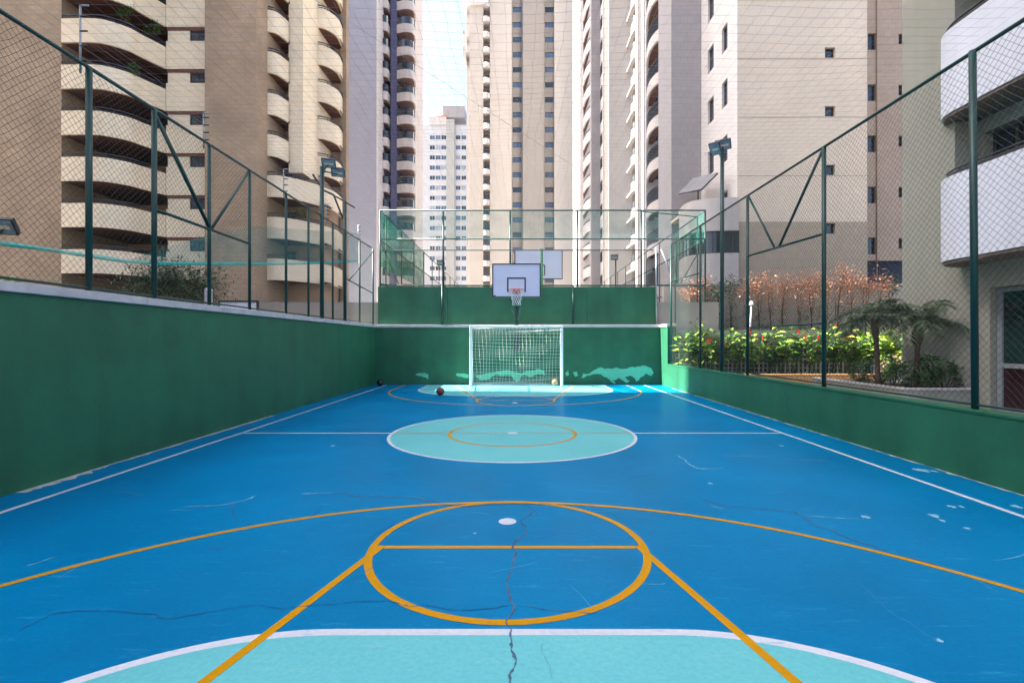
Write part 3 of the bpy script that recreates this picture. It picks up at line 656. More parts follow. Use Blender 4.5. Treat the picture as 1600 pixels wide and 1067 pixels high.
# camera pole with a bent arm on the left coping
p = thing('camera_pole', 'tall dark pole with bent bracket near the far end of the left wall', 'pole', loc=(XL, yl(539), 2.155))
bar(p, 'pole', (0,0,0), (0,0,Z(315, yl(539))-2.155), 0.05, n=10); hz = Z(315, yl(539))-2.155
mb = MB(); mb.tube([(-0.9,-0.2,hz+0.75),(-0.62,-0.1,hz+0.3),(-0.35,0,hz+0.2),(-0.05,0,hz-0.55)], 0.03, 6); mb.build('bracket', M_BLACK, p)
mb = MB(); mb.tube([(-0.62,-0.1,hz+0.3),(-0.2,0,hz+0.1),(0.3,0,hz-0.2)], 0.022, 6); mb.build('arm', M_BLACK, p)

# ------------------------------------------------------------------ turquoise net sagging behind the left fence
root = thing('sagging_net', 'turquoise net sagging in a long curve behind the left fence', 'net')
pts = []
for px, py, Y in [(-60,372,7.5),(0,381,7.8),(60,388,8.2),(100,394,8.5),(150,402,8.9),(200,409,9.3),(260,412,10),(330,413,10.9),(400,413,12),(470,412,13.4),(535,410,15.2),(560,408,16.4)]: pts.append(W(px,py,Y))
mb = MB(); vs = []
for i, p in enumerate(pts): vs += [(p[0],p[1],p[2]+0.035+0.01*math.sin(i*2)), (p[0],p[1]-0.05,p[2]), (p[0],p[1],p[2]-0.04)]
mb.add(vs, [q for i in range(len(pts)-1) for q in ((3*i,3*i+1,3*i+4,3*i+3),(3*i+1,3*i+2,3*i+5,3*i+4))]); mb.build('rolled_edge', M_TEAL, root)
mb = MB(); vs = []
for i, p in enumerate(pts[5:]): hh = min(1, i*0.35)*0.9; vs += [(p[0],p[1]+0.02,p[2]+0.03), (p[0]-0.03,p[1]+0.05,p[2]+0.03+hh)]
mb.add(vs, [(2*i,2*i+2,2*i+3,2*i+1) for i in range(len(pts)-6)]); mb.build('veil', M_TEALV, root)

# small white marker post and white board behind the left fence
t = thing('marker_post', 'short white concrete post standing behind the left fence', 'post', loc=W(326, 478, 8.6)[:2]+(1.95,))
mb = MB(); mb.box(-0.045,0.045,-0.045,0.045,0,Z(453,8.6)-1.95); mb.add([(-0.045,-0.045,Z(453,8.6)-1.95),(0.045,-0.045,Z(453,8.6)-1.95),(0.045,0.045,Z(453,8.6)-1.95),(-0.045,0.045,Z(453,8.6)-1.95),(0,0,Z(448,8.6)-1.95)], [(0,1,4),(1,2,4),(2,3,4),(3,0,4)]); mb.build('shaft', M_CAP, t)
x0, x1 = X(344,12), X(401,12)
t = thing('white_board', 'white board with black frame low behind the left fence', 'board', loc=(x0, 12, 1.95))
zb = Z(492,12)-1.95; zt = Z(473,12)-1.95; w = x1-x0
mb = MB(); mb.box(0,w,0,0.03,zb,zt); mb.build('panel', M_WHITE, t)
mb = MB(); mb.box(-0.03,w+0.03,-0.02,0.05,zt+0.001,zt+0.05); mb.box(-0.03,-0.001,-0.02,0.05,zb,zt); mb.box(w+0.001,w+0.04,-0.02,0.05,0,zt); mb.build('frame', M_BLACK, t)

# ------------------------------------------------------------------ foliage
def leaf(mb, p, d, L, w, mi=0, droop=0.25, up=None):
    d = Vector(d).normalized(); p = Vector(p)
    s = d.cross(Vector((0,0,1)))
    if s.length < 0.05: s = Vector((1,0,0))
    s.normalize(); s = (s + Vector((random.uniform(-.3,.3), random.uniform(-.3,.3), random.uniform(-.5,.5)))).normalized()
    g = Vector((0,0,-1))*droop*L
    m1 = p + d*L*0.45 + g*0.2; e = p + d*L + g; n = s.cross(d)*w*0.18
    mb.add([p, m1+s*w/2+n, e, m1-s*w/2+n, m1], [(0,4,1),(1,4,2),(2,4,3),(3,4,0)], mi, True)
def rdir(up=0.3):
    a = random.uniform(0, 2*PI); z = random.uniform(-0.4, 1)*1.0+up; v = Vector((math.cos(a), math.sin(a), z)); return v.normalized()
def bush(name, label, cat, x, y, z, rx, ry, rz, n, L, w, mis, group=None, gaps=0.35):
    root = thing(name, label, cat, group, (x, y, z)); mb = MB()
    clumps = [(random.uniform(-1,1)*rx*0.8, random.uniform(-1,1)*ry*0.8, random.uniform(0.15,1)*rz, random.uniform(0.25,0.5)) for _ in range(max(6, n//60))]
    for i in range(n):
        c = random.choice(clumps); v = Vector((random.gauss(0,1), random.gauss(0,1), random.gauss(0,1))).normalized()*c[3]*random.uniform(0.5,1)
        p = Vector((c[0]+v.x*rx*1.0, c[1]+v.y*ry, max(0.03, c[2]+v.z*rz*0.8)))
        leaf(mb, p, (v + rdir(0.2)*0.8), L*random.uniform(.6,1.2), w*random.uniform(.7,1.2), random.choice(range(len(mis))))
    mb.build('foliage', [M_LEAF[i] for i in mis], root)
    mb = MB()
    for c in clumps[:10]: mb.tube([(c[0]*0.2, c[1]*0.2, 0), (c[0]*0.7, c[1]*0.7, c[2]*0.5), (c[0], c[1], c[2])], 0.012, 5, r1=0.004)
    mb.build('stem', M_BARK, root)
    return root
def ginger(x, y, z, h, n, label, flowers=1, mis=(0,1,2), Lf=0.46, wf=0.15):
    root = thing('ginger_plant', label, 'plant', 'leafy plants along the block screen', (x, y, z)); mb = MB(); st = MB()
    tips = []
    for k in range(n):
        a = random.uniform(0, 2*PI); lean = random.uniform(0.08, 0.4); hh = h*random.uniform(0.6, 1.08); b = (random.uniform(-.18,.18), random.uniform(-.18,.18), 0)
        P = [Vector((b[0]+math.cos(a)*lean*t*t*hh, b[1]+math.sin(a)*lean*t*t*hh, hh*t)) for t in np.linspace(0,1,7)]
        st.tube(P, 0.011, 5, r1=0.005); tips.append(P[-1])
        m = 9
        for i in range(m):
            t = 0.42+0.58*i/(m-1); q = P[min(6, int(t*6))].lerp(P[min(6, int(t*6)+1)], t*6-int(t*6)); aa = a+PI/2+PI*(i % 2)+random.uniform(-.5,.5)
            leaf(mb, q, (math.cos(aa), math.sin(aa), random.uniform(0.1,0.9)), Lf*random.uniform(.65,1.15), wf*random.uniform(.7,1.2), random.choice(range(len(mis))), 0.35)
    mb.build('leaves', [M_LEAF[i] for i in mis], root); st.build('stem', M_LEAF[0], root)
    for k in range(flowers):
        mb = MB(); p = random.choice(tips) + Vector((random.uniform(-.1,.1), -0.06, random.uniform(-.08,.05)))
        for i in range(26):
            a = i*2.4; zz = 0.14*i/26; leaf(mb, p+Vector((0,0,zz)), (math.cos(a), math.sin(a), 0.7), 0.06*(1.2-i/40), 0.035, 0, 0.1)
        mb.build('flower', M_LEAF[5], root)

PATIO = 0.10
ORD = ['first','second','third','fourth','fifth','sixth','seventh','eighth','ninth','tenth','eleventh','twelfth','thirteenth','fourteenth','fifteenth','sixteenth']
# palms in the planter
def palm(x, y, z, h, lean, bulge, label, nf=20, L=1.15):
    root = thing('pygmy_palm', label, 'palm', 'palms in the planter', (x, y, z)); mb = MB()
    P = [(lean*t*t, 0, h*t) for t in np.linspace(0,1,9)]
    rr = [0.065,0.055,0.05,0.05,0.05,0.052,0.07*bulge,0.085*bulge,0.06]
    vs = []; n = 10
    for p, r in zip(P, rr):
        for j in range(n): a = 2*PI*j/n; q = r*random.uniform(0.85,1.15); vs.append((p[0]+q*math.cos(a), q*math.sin(a), p[2]))
    mb.add(vs, [(i*n+j, i*n+(j+1) % n, (i+1)*n+(j+1) % n, (i+1)*n+j) for i in range(8) for j in range(n)], 0, True); mb.build('trunk', M_BARK, root)
    mb = MB(); top = Vector((lean, 0, h))
    for k in range(nf):
        a = 2*PI*k/nf + random.uniform(-.2,.2); el = random.uniform(0.1, 1.25); l = L*random.uniform(.8,1.15); Q = []
        for t in np.linspace(0,1,12):
            rad = l*(math.cos(el)*t + 0.1*t*t); zz = l*(math.sin(el)*t - 0.75*t*t*(0.6+0.4*math.cos(el))); Q.append(top+Vector((math.cos(a)*rad, math.sin(a)*rad, zz)))
        mb.tube(Q, 0.007, 4, r1=0.002, caps=False)
        for i in range(2, 12):
            for sg in (-1, 1):
                for e in (0, 0.25, 0.5, 0.75):
                    q = Q[i].lerp(Q[i-1], e); tdir = (Q[i]-Q[i-1]).normalized(); side = tdir.cross(Vector((0,0,1)))
                    side = side.normalized() if side.length > .05 else Vector((1,0,0))
                    dd = tdir*0.7 + side*sg + Vector((0,0,random.uniform(-.25,.3))); leaf(mb, q, dd, 0.26*(1.15-0.5*abs(i/11-0.4))*random.uniform(.9,1.3), 0.022, random.choice((0,0,1)), 0.3)
    mb.build('crown', [M_LEAF[4], M_LEAF[0]], root)
DWX = 9.62; PLX0 = 8.12; PLY0 = 10.3
t = thing('planter', 'pale low planter with stone rim below the white balconies', 'planter')
mb = MB(); mb.band([(PLX0, 13.6), (PLX0, PLY0+0.25), (PLX0+0.08, PLY0+0.07), (PLX0+0.25, PLY0), (DWX-0.003, PLY0)], 0.12, PATIO, 0.53); mb.build('wall', M_SAGE, t)
mb = MB(); mb.band([(PLX0-0.03, 13.6), (PLX0-0.03, PLY0+0.24), (PLX0+0.06, PLY0+0.05), (PLX0+0.24, PLY0-0.03), (DWX-0.005, PLY0-0.03)], 0.18, 0.532, 0.57); mb.build('rim', M_CAP, t)
mb = MB(); mb.box(PLX0+0.13, DWX-0.01, PLY0+0.13, 13.6, PATIO, 0.50); mb.build('soil', M_SOIL, t)
palm(X(1372,11.6), 11.6, 0.5, 1.62, -0.1, 0.9, 'slim palm with drooping fronds, nearer the flower beds', 20, 1.15)
palm(X(1432,11.2), 11.2, 0.5, 1.45, 0.05, 1.5, 'palm with thick shaggy trunk head against the grey-green wall', 18, 1.2)
for k, (px, yy, s) in enumerate([(1395,11.0,.36),(1425,10.8,.42),(1455,10.8,.42),(1475,10.9,.38),(1375,12.2,.34),(1345,12.6,.3)]):
    bush('shrub', ORD[[2,3,4,5,1,0][k]]+' low dark green shrub from the left at the foot of the palms', 'shrub', X(px,yy), yy, 0.5, s, s*0.8, s*1.5, 420, 0.10, 0.05, (0,0,1), 'shrubs in the planter')
# bed of ginger plants along the block screen (in the strip of sun)
mb = MB(); mb.box(5.45, 11.2, 15.0, 15.12, PATIO, 0.52); bed = thing('bed_edge', 'orange tiled low edging in front of the flowering plants', 'edging'); mb.build('wall', M_ORTILE, bed)
mb = MB(); mb.box(5.45, 11.2, 14.97, 15.15, 0.522, 0.55); mb.build('rim', M_ORTILE, bed)
mb = MB(); mb.box(5.45, 11.2, 15.13, 17.55, PATIO, 0.45); mb.build('soil', M_SOIL, bed)
spots = [(1076,16.1,.95,1),(1088,16.8,1.35,1),(1105,16.0,1.0,2),(1128,16.2,1.1,3),(1150,16.7,1.15,2),(1178,16.2,1.05,1),(1205,16.6,.75,1),(1226,16.2,1.15,2),(1246,16.6,1.2,3),(1268,16.1,.95,1),(1290,16.5,1.2,2),(1310,16.3,1.1,2),(1335,16.6,.9,1),(1352,16.2,1.0,1)]
lab = {0: 'leafy ginger plant by the fence corner, first from the end wall', 1: 'tallest ginger plant near the end wall, pale leaves', 13: 'leafy ginger plant just left of the slim palm'}
for k, (px, yy, h, fl) in enumerate(spots):
    ginger(X(px,yy), yy, 0.44, h*1.25, 12, lab.get(k, ORD[k]+' leafy ginger plant from the end wall, red-flowered, before the block screen'), fl if k not in lab else 0, (0,1,2,1))
for k, (px, yy, h) in enumerate(((1378,16.4,1.5),(1398,16.2,1.3),(1362,16.9,1.35))):
    ginger(X(px,yy), yy, 0.44, h, 8, ['tallest','rightmost','leftmost'][k]+' bright yellow-green broad-leaved plant behind the slim palm', 0, (2,2,1), 0.62, 0.22)
bush('shrub', 'orange-flowered shrub at right end of the flower bed', 'shrub', X(1392,15.6), 15.6, 0.44, .5, .3, .62, 380, 0.09, 0.05, (1,0,3))
# block screen
SX0, SX1 = 5.5, 11.4; SY = 17.3
scr = thing('block_screen', 'screen wall of small square openings behind the flowering plants', 'wall')
mb = MB(); nb = 0
x = SX0
while x < SX1: mb.box(x, x+0.03, SY, SY+0.09, 0.45, 1.40); x += 0.155
z = 0.45
while z < 1.42: mb.box(SX0, SX1, SY+0.003, SY+0.087, z, z+0.03); z += 0.155
stuff(mb.build('lattice', M_OFFW, scr))
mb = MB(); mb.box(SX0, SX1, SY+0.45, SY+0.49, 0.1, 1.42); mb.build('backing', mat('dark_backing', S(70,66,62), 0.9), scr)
mb = MB(); mb.box(SX0, SX1, SY-0.05, SY+0.5, 1.43, 1.70); mb.build('beam', M_SAGE, scr)
mb = MB(); mb.box(SX0, SX1, SY-0.10, SY+0.9, 1.702, 1.95); mb.build('coping', M_CONC, scr)
mb = MB(); mb.box(SX0, 12.5, SY+0.9, 20.0, 0.0, 1.85); struct(mb.build('upper_bed', M_SOIL))
t = thing('garden_wall', 'pale grey rear garden wall behind the dry climbing shrubs', 'wall'); mb = MB(); mb.box(5.9, 21.9, 20.0, 20.2, 0, Z(446,20)); mb.build('wall', M_CONC, t)
mb = MB(); mb.box(5.9, 21.9, 19.96, 20.24, Z(446,20)+0.002, Z(446,20)+0.06); mb.build('coping', M_CAP, t)
# tall dry shrubs
def dryshrub(x, y, z, h, n, orange, label):
    root = thing('dry_shrub', label, 'shrub', 'tall thin shrubs along the garden wall', (x, y, z)); st = MB(); mb = MB()
    for k in range(4):
        a = random.uniform(0, 2*PI); P = [Vector((math.cos(a)*0.22*t*t+0.03*math.sin(7*t+k), math.sin(a)*0.15*t, h*(0.8+0.2*random.random())*t)) for t in np.linspace(0,1,8)]
        st.tube(P, 0.014, 5, r1=0.005)
        for i in range(n):
            t = random.random()**0.7; q = P[int(t*7)] + Vector((random.gauss(0,.12), random.gauss(0,.1), random.gauss(0,.06)))
            mi = 1 if t > orange else (0 if random.random() < 0.75 else 1)
            leaf(mb, q, rdir(0), random.uniform(.07,.14), random.uniform(.045,.075), mi)
        for i in range(int(n*0.8)):
            q = P[-1] + Vector((random.gauss(0,.2), random.gauss(0,.15), random.gauss(-.12,.2))); leaf(mb, q, rdir(0), random.uniform(.08,.15), random.uniform(.05,.08), 1 if orange < 1 else 0)
    st.build('stem', M_BARK, root); mb.build('foliage', [M_LEAF[4], M_LEAF[3]], root)
ds = [(1078,2.0,.9),(1100,2.3,.8),(1122,2.1,1.1),(1142,2.35,1.1),(1168,2.2,.75),(1186,2.35,.6),(1204,2.3,.6),(1222,2.35,.62),(1250,2.3,.55),(1268,2.5,.55),(1290,2.3,.7),(1308,2.7,.55),(1330,2.5,.5),(1352,2.5,.55),(1372,2.4,.5),(1393,2.4,1.1)]
for k, (px, h, og) in enumerate(ds):
    yy = 19.0 + 0.3*(k % 2)
    dryshrub(X(px,yy), yy, 1.84, h*0.95, 70, og, ORD[k]+' thin shrub from the end wall along the garden wall, '+('green leaved' if og > 1 else 'dry orange on top'))
for k, px in enumerate(range(1070, 1340, 22)):
    bush('edge_plant', ORD[k]+' small strappy green plant from the end wall on the ledge', 'plant', X(px,18.0), 18.4, 1.85, .16, .12, .26, 60, 0.2, 0.03, (0,1,4), 'small plants on the ledge')
# garden lamp
t = thing('garden_lamp', 'white mushroom garden lamp on the ledge', 'lamp', loc=(X(1172,18.3), 18.3, 1.95))
mb = MB(); mb.tube([(0,0,0),(0.05,0,Z(477,18.3)-1.95)], 0.028, 8); mb.build('stem', M_WHITE, t)
mb = MB(); mb.tube([(0.05,0,Z(477,18.3)-1.95),(0.05,0,Z(474,18.3)-1.95),(0.05,0,Z(471,18.3)-1.95)], 0.11, 12, r1=0.03); mb.build('cap', M_WHITE, t)

# left garden
bush('garden_bush', 'big feathery dark green bush behind the left fence', 'bush', X(275,15), 15.0, 1.95, 1.35, .9, 1.75, 6500, 0.26, 0.035, (0,4,4,0))
bush('garden_bush', 'yellow-green leafy plant low behind the left fence', 'bush', X(38,7.4), 7.4, 1.95, .5, .25, .5, 240, 0.14, 0.05, (2,1,2))
bush('garden_bush', 'small ground plants showing just above the left coping', 'bush', X(95,7.8), 7.8, 1.95, .9, .2, .22, 260, 0.1, 0.04, (1,2,4))
t = thing('red_flower', 'small red flower on the left wall coping', 'flower', loc=(XL-0.1, yl(119), 2.0)); mb = MB()
for i in range(24): a = i*2.4; leaf(mb, (0,0,0.13+0.02*random.random()), (math.cos(a),math.sin(a),0.6), 0.07, 0.045, 0, 0.1)
mb.build('petals', M_LEAF[5], t); mb = MB(); mb.tube([(0,0,0),(0,0,0.14)], 0.006, 5); mb.build('stem', M_LEAF[0], t)

# ------------------------------------------------------------------ tower with brown piers and cream balconies (left)
FH = 2.9; TOP0 = 24.74
floors = [TOP0 + FH*k for k in range(-7, 9)]           # parapet tops
B = thing('brown_cream_tower', 'brown stone tower with curved cream balconies on the left', 'building', loc=(0,0,0))
ZR = floors[-1]+4
mb = MB(); mb.box(-62, X(96,31.2), 31.2, 46, 0, ZR); mb.build('pier', M_BROWN, B)
mb = MB(); mb.box(X(320,33), X(400,33), 33.0, 46, 0, ZR); mb.build('pier', M_BROWN, B)
mb = MB(); mb.box(X(400,33)+0.002, X(407.5,33.7), 33.7, 46, 0, ZR+.01); mb.build('pier', M_BROWN, B)
bx0 = X(96,31.2)
mb = MB(); mb.box(bx0, X(320,34), 36.6, 37, 0, ZR); mb.build('back_wall', M_INNER, B)
cur1 = smooth_curve([(X(px,y), y) for px, y in [(95.5,31.0),(132,30.95),(162,31.1),(200,31.86),(225,32.75),(259,34.0)]], 5)
fl1x = X(320,34.0)-0.004
def balcony(Bt, cur, zt, name='parapet', ph=1.5, m=None, back=36.6, rail=True, thick=0.14, endx=None):
    mb = MB(); mb.band(cur, thick, zt-ph, zt); mb.build(name, m or M_CREAM, Bt)
    poly = [(a, b+0.02) for a, b in cur[0:]]; poly = poly + [(poly[-1][0], back), (poly[0][0], back)]
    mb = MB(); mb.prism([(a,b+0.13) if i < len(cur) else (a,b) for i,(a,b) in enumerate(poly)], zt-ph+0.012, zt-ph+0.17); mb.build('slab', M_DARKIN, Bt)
    if rail:
        mb = MB(); mb.tube([(a, b+0.07, zt+0.26) for a, b in cur], 0.04, 4); mb.tube([(a, b+0.07, zt+0.1) for a, b in cur], 0.025, 4)
        for a, b in cur[::6]: mb.tube([(a, b+0.07, zt), (a, b+0.07, zt+0.26)], 0.02, 4)
        mb.build('railing', M_RAIL, Bt)
for i, zt in enumerate(floors):
    if zt < 5: continue
    balcony(B, cur1, zt)
    # flat bay
    a, b = X(259.5,34), fl1x
    mb = MB(); mb.box(a, b, 34.0, 34.25, zt-1.5, zt+0.42); mb.build('parapet', M_CREAM, B)
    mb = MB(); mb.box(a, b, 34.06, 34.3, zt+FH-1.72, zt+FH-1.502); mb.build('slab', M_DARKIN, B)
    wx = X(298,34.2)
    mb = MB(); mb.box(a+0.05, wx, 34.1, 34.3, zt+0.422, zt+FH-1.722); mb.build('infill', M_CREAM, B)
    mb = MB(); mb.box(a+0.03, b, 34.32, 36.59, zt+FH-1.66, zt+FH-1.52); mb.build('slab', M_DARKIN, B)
    window(B, 'y', 34.15, wx+0.01, b-0.02, zt+0.43, zt+FH-1.73, 0.0, 1)
    for k in range(3):
        u = bx0+0.3+k*2.2; window(B, 'y', 36.45, u, u+1.9, zt-1.25, zt+0.95, 0.0, 1, name='glass_door')
    if random.random() < 0.45:
        q = random.choice(cur1[6:-6]); pass
# second stack
cur2 = smooth_curve([(X(px,y), y) for px, y in [(408,34.55),(420,34.5),(435,34.85),(451,35.8)]], 5)
cur3 = smooth_curve([(X(px,y), y) for px, y in [(477,38.7),(490,38.55),(505,38.7),(520,39.3),(530,40.1),(535.5,41.2)]], 5)
curW = smooth_curve([(X(px,y), y) for px, y in [(408,34.5),(430,34.4),(455,34.9),(485,36.0),(510,37.3),(526,38.6),(535,40.2)]], 5)
wl = X(451,36.0)
mb = MB(); mb.box(wl, X(479,36.6), 36.0, 41.4, 13.06+0.8, ZR); mb.build('wall', M_CREAM, B)
mb = MB(); mb.box(X(407.5,33.7), wl-0.002, 37.2, 41.4, 0, ZR); mb.build('back_wall', M_INNER, B)
mb = MB(); mb.box(wl, X(534,41.5), 41.5, 41.7, 0, ZR); mb.build('back_wall', M_INNER, B)
mb = MB(); mb.box(X(534,41.5), X(543,41.5), 41.2, 41.8, 0, ZR); mb.build('pier', M_BROWN, B)
for zt in floors:
    if zt < 5: continue
    if zt > 14:
        balcony(B, cur2, zt, back=37.2); balcony(B, cur3, zt+0.0, back=41.5)
        window(B, 'y', 37.1, X(424,37), X(443,37), zt-1.3, zt+0.95, 0.0, 1, name='glass_door')
        window(B, 'y', 41.4, X(489,41.4), X(509,41.4), zt-1.3, zt+1.0, 0.0, 1, name='glass_door')
    else:
        balcony(B, curW, zt, back=37.1)
        for pa, pb in ((418,440),(444,462)): window(B, 'y', 37.05, X(pa,37), X(pb,37), zt-1.3, zt+1.0, 0.0, 1, name='glass_door')
mb = MB(); mb.box(wl, X(500,37.3), 37.25, 41.4, 0, 13.8); mb.build('back_wall', M_INNER, B)
for k, (px, py, yy) in enumerate([(245,350,34.0),(468,330,36.2),(195,22,31.8),(240,40,33.2),(205,105,32.0),(115,325,31.2)]):
    x_, y_, z_ = W(px, py, yy); bush('balcony_plant', ['trailing green plant hanging over a lower cream balcony','green plant at the wide cream balcony near the floodlight','leafy plants filling the top left cream balcony','dark plant at the right end of the top cream balcony','pale leafy plant on the second cream balcony from the top','small green plant on a low cream balcony'][k], 'plant', x_, y_+0.15, z_-0.55, .7 if k in (2,3) else .45, .2, 1.0, 260, .22, .06, (0,1,4), 'plants on the cream balconies')

# ------------------------------------------------------------------ lavender tower
T = thing('lavender_tower', 'lavender-grey tower with purple column and white balconies', 'building')
YB = 60.0; HT = 78
mb = MB(); mb.box(X(528,YB), X(588.5,YB), YB, YB+16, 0, HT); mb.build('wall', M_LAV, T)
mb = MB(); mb.box(X(588.5,YB)+0.003, X(590.5,YB), YB-0.1, YB+2.5, 0, HT); mb.build('edge_fin', M_OFFW, T)
mb = MB(); mb.box(X(590,64.5), X(611,64.5), 64.6, 70, 0, HT); mb.build('wall', M_PINKW, T)
mb = MB(); mb.box(X(610.5,63), X(620,63), 63.0, 70, 0, HT); mb.build('column', M_PURPLE, T)
mb = MB(); mb.box(X(619.9,64.5), X(648,64.5), 64.8, 70, 0, HT); mb.build('wall', M_PINKW, T)
cA = smooth_curve([(X(590.5,62.2),62.2),(X(598,62.0),62.0),(X(606,62.3),62.3),(X(610,63.4),63.4)], 3)
cB = smooth_curve([(X(620,62.6),62.6),(X(632,62.3),62.3),(X(643,62.5),62.5),(X(648,63.2),63.2),(X(649,64.6),64.6)], 3)
for k in range(25):
    zz = Z(516.0, 62.3) + k*2.9
    for cur, a, b in ((cA, 592, 608), (cB, 622, 640)):
        mb = MB(); mb.band(cur, 0.15, zz, zz+1.05); mb.build('parapet', M_PINKW, T)
        poly = [(p, q+0.12) for p, q in cur] + [(cur[-1][0], 64.75), (cur[0][0], 64.75)]
        mb = MB(); mb.prism(poly, zz+0.01, zz+0.2); mb.build('slab', mat('terracotta_soffit', S(128,98,92), 0.7), T)
        mb = MB(); mb.band([(p, q+0.05) for p, q in cur], 0.03, zz+1.051, zz+1.95); mb.build('glass_rail', M_GLASS, T)
        yy = 64.5; window(T, 'y', yy, X(a,yy), X(b,yy), zz+0.3, zz+2.45, 0.0, 1, name='glass_door')

# ------------------------------------------------------------------ far white block
T = thing('far_white_block', 'distant white block with rows of small blue windows and stepped roof', 'building')
YB = 142.0; x0, x1 = X(645,YB), X(740,YB); zt = Z(196,YB)
holes = []; rows = [Z(212, YB) - k*2.9 for k in range(22)]
cols = [(651.5,655.5)] + [(671.5+k*9, 679.5+k*9) for k in range(3)] + [(712+k*9, 719.5+k*9) for k in range(2)] + [(733,738)]
for ri, zr in enumerate(rows):
    if zr < 2: continue
    for ci, (a, b) in enumerate(cols):
        if ci == 0 and ri < 1: continue
        holes.append((X(a,YB), X(b,YB), zr-1.25, zr, ci, ri))
mb = MB(); wall_holes(mb, 'y', YB, x0, x1, -0.35, zt, [h[:4] for h in holes], 0.25)
mb.box(x0, x1, YB+0.4, YB+14, -0.35, zt-0.01); mb.build('wall', mat('far_white_render', S(184,185,188), 0.6, 0.05, 0.3), T)
for a, b, p, q, ci, ri in holes:
    window(T, 'y', YB, a, b, p, q, 0.12, 1, 0.06, random.choice([M_GLASS_B, M_GLASS_B, M_GLASS, M_GLASS_P]), M_FRAME_W)
mb = MB(); mb.box(X(697.5,YB), X(710.5,YB), YB-0.5, YB-0.002, -0.35, Z(188,YB)); mb.build('pilaster', mat('far_grey_render', S(164,163,158), 0.6, 0.05, 0.3), T)
mb = MB(); mb.box(X(671,YB), X(697.4,YB), YB-0.3, YB+10, zt+.002, Z(184,YB)); mb.build('parapet', M_PINKW, T)
mb = MB(); mb.box(X(692,YB), X(726,YB), YB+0.2, YB+9, Z(184,YB)+.003, Z(166,YB)); mb.build('roof_house', M_GREYW, T)
mb = MB(); mb.add([W(676,184,YB), W(697,184,YB), W(697,180,YB), W(676,184,YB+4), W(697,184,YB+4), W(697,180,YB+4)], [(0,1,2),(5,4,3),(0,2,5,3),(1,4,5,2),(0,3,4,1)]); mb.build('roof_slope', M_TERRA, T)

# ------------------------------------------------------------------ centre tower
T = thing('cream_centre_tower', 'tall cream tower in the centre with two columns of small windows', 'building')
YB = 94.0; HT = 92
strips = [(728,733.5,YB+1.5,M_GREYW),(733.5,755,YB,M_CREAM2),(765.5,799.5,YB,M_CREAM2),(817,850,YB+0.3,M_TAN2),(866.5,904,YB,M_CREAM2)]
for a, b, y_, m in strips: mb = MB(); mb.box(X(a,YB)+.002, X(b,YB)-.002, y_, YB+18, 0, HT); mb.build('wall', m, T)
for a, b in ((799.5,817),(850,866.5)):
    y_ = YB+1.3; hs = [(X(801 if a < 820 else 851.5,y_), X(815 if a < 820 else 865,y_), Z(44,y_)-k*2.9, Z(35.5,y_)-k*2.9) for k in range(-5,22)]
    mb = MB(); wall_holes(mb, 'y', y_, X(a,YB)-.002, X(b,YB)+.002, 0, HT, hs, 0.2); mb.build('wall', M_TAN2, T)
    for h in hs: window(T, 'y', y_, *h, 0.1, 1, 0.06, random.choice([M_GLASS, M_GLASS_B, M_GLASS_B]))
y_ = YB+1.6
mb = MB(); mb.box(X(755,YB)-.01, X(765.5,YB)+.01, y_+0.2, YB+10, 0, HT); mb.build('wall', M_PINKW, T)
mb = MB(); mb.box(X(904,YB)-.01, X(914,YB)+.01, y_+0.2, YB+10, 0, HT); mb.build('wall', M_PINKW, T)
for k in range(-2, 21):
    zz = Z(60, YB)-k*2.9
    for a, b in ((755.2,765.3),(904.2,913)):
        cur = smooth_curve([(X(a,YB), YB-0.3), (X((a+b)/2,YB), YB-0.6), (X(b,YB), YB-0.1)], 4)
        mb = MB(); mb.band(cur, 0.15, zz, zz+0.95); mb.build('parapet', M_PINKW, T)
        mb = MB(); mb.prism([(p,q+.12) for p,q in cur]+[(cur[-1][0],y_+0.15),(cur[0][0],y_+0.15)], zz+.01, zz+0.2); mb.build('slab', M_PINKW, T)
        window(T, 'y', y_, X(a+1,YB), X(b-1.5,YB), zz+0.25, zz+2.4, 0.05, 1, name='glass_door', glass=random.choice([M_GLASS_P, M_GLASS_B]))
for py0, py1 in ((4,9),(50,57),(75,92)): mb = MB(); mb.box(X(723.5,YB), X(728,YB)-.003, YB-0.5, YB+3, Z(py1,YB), Z(py0,YB)); mb.build('ledge', M_OFFW if py0 < 10 else M_PINKW, T)
mb = MB(); mb.box(X(723,YB), X(764,YB), YB-0.7, YB-0.01, Z(9.5,YB), Z(2,YB)); mb.build('cornice', M_OFFW, T)

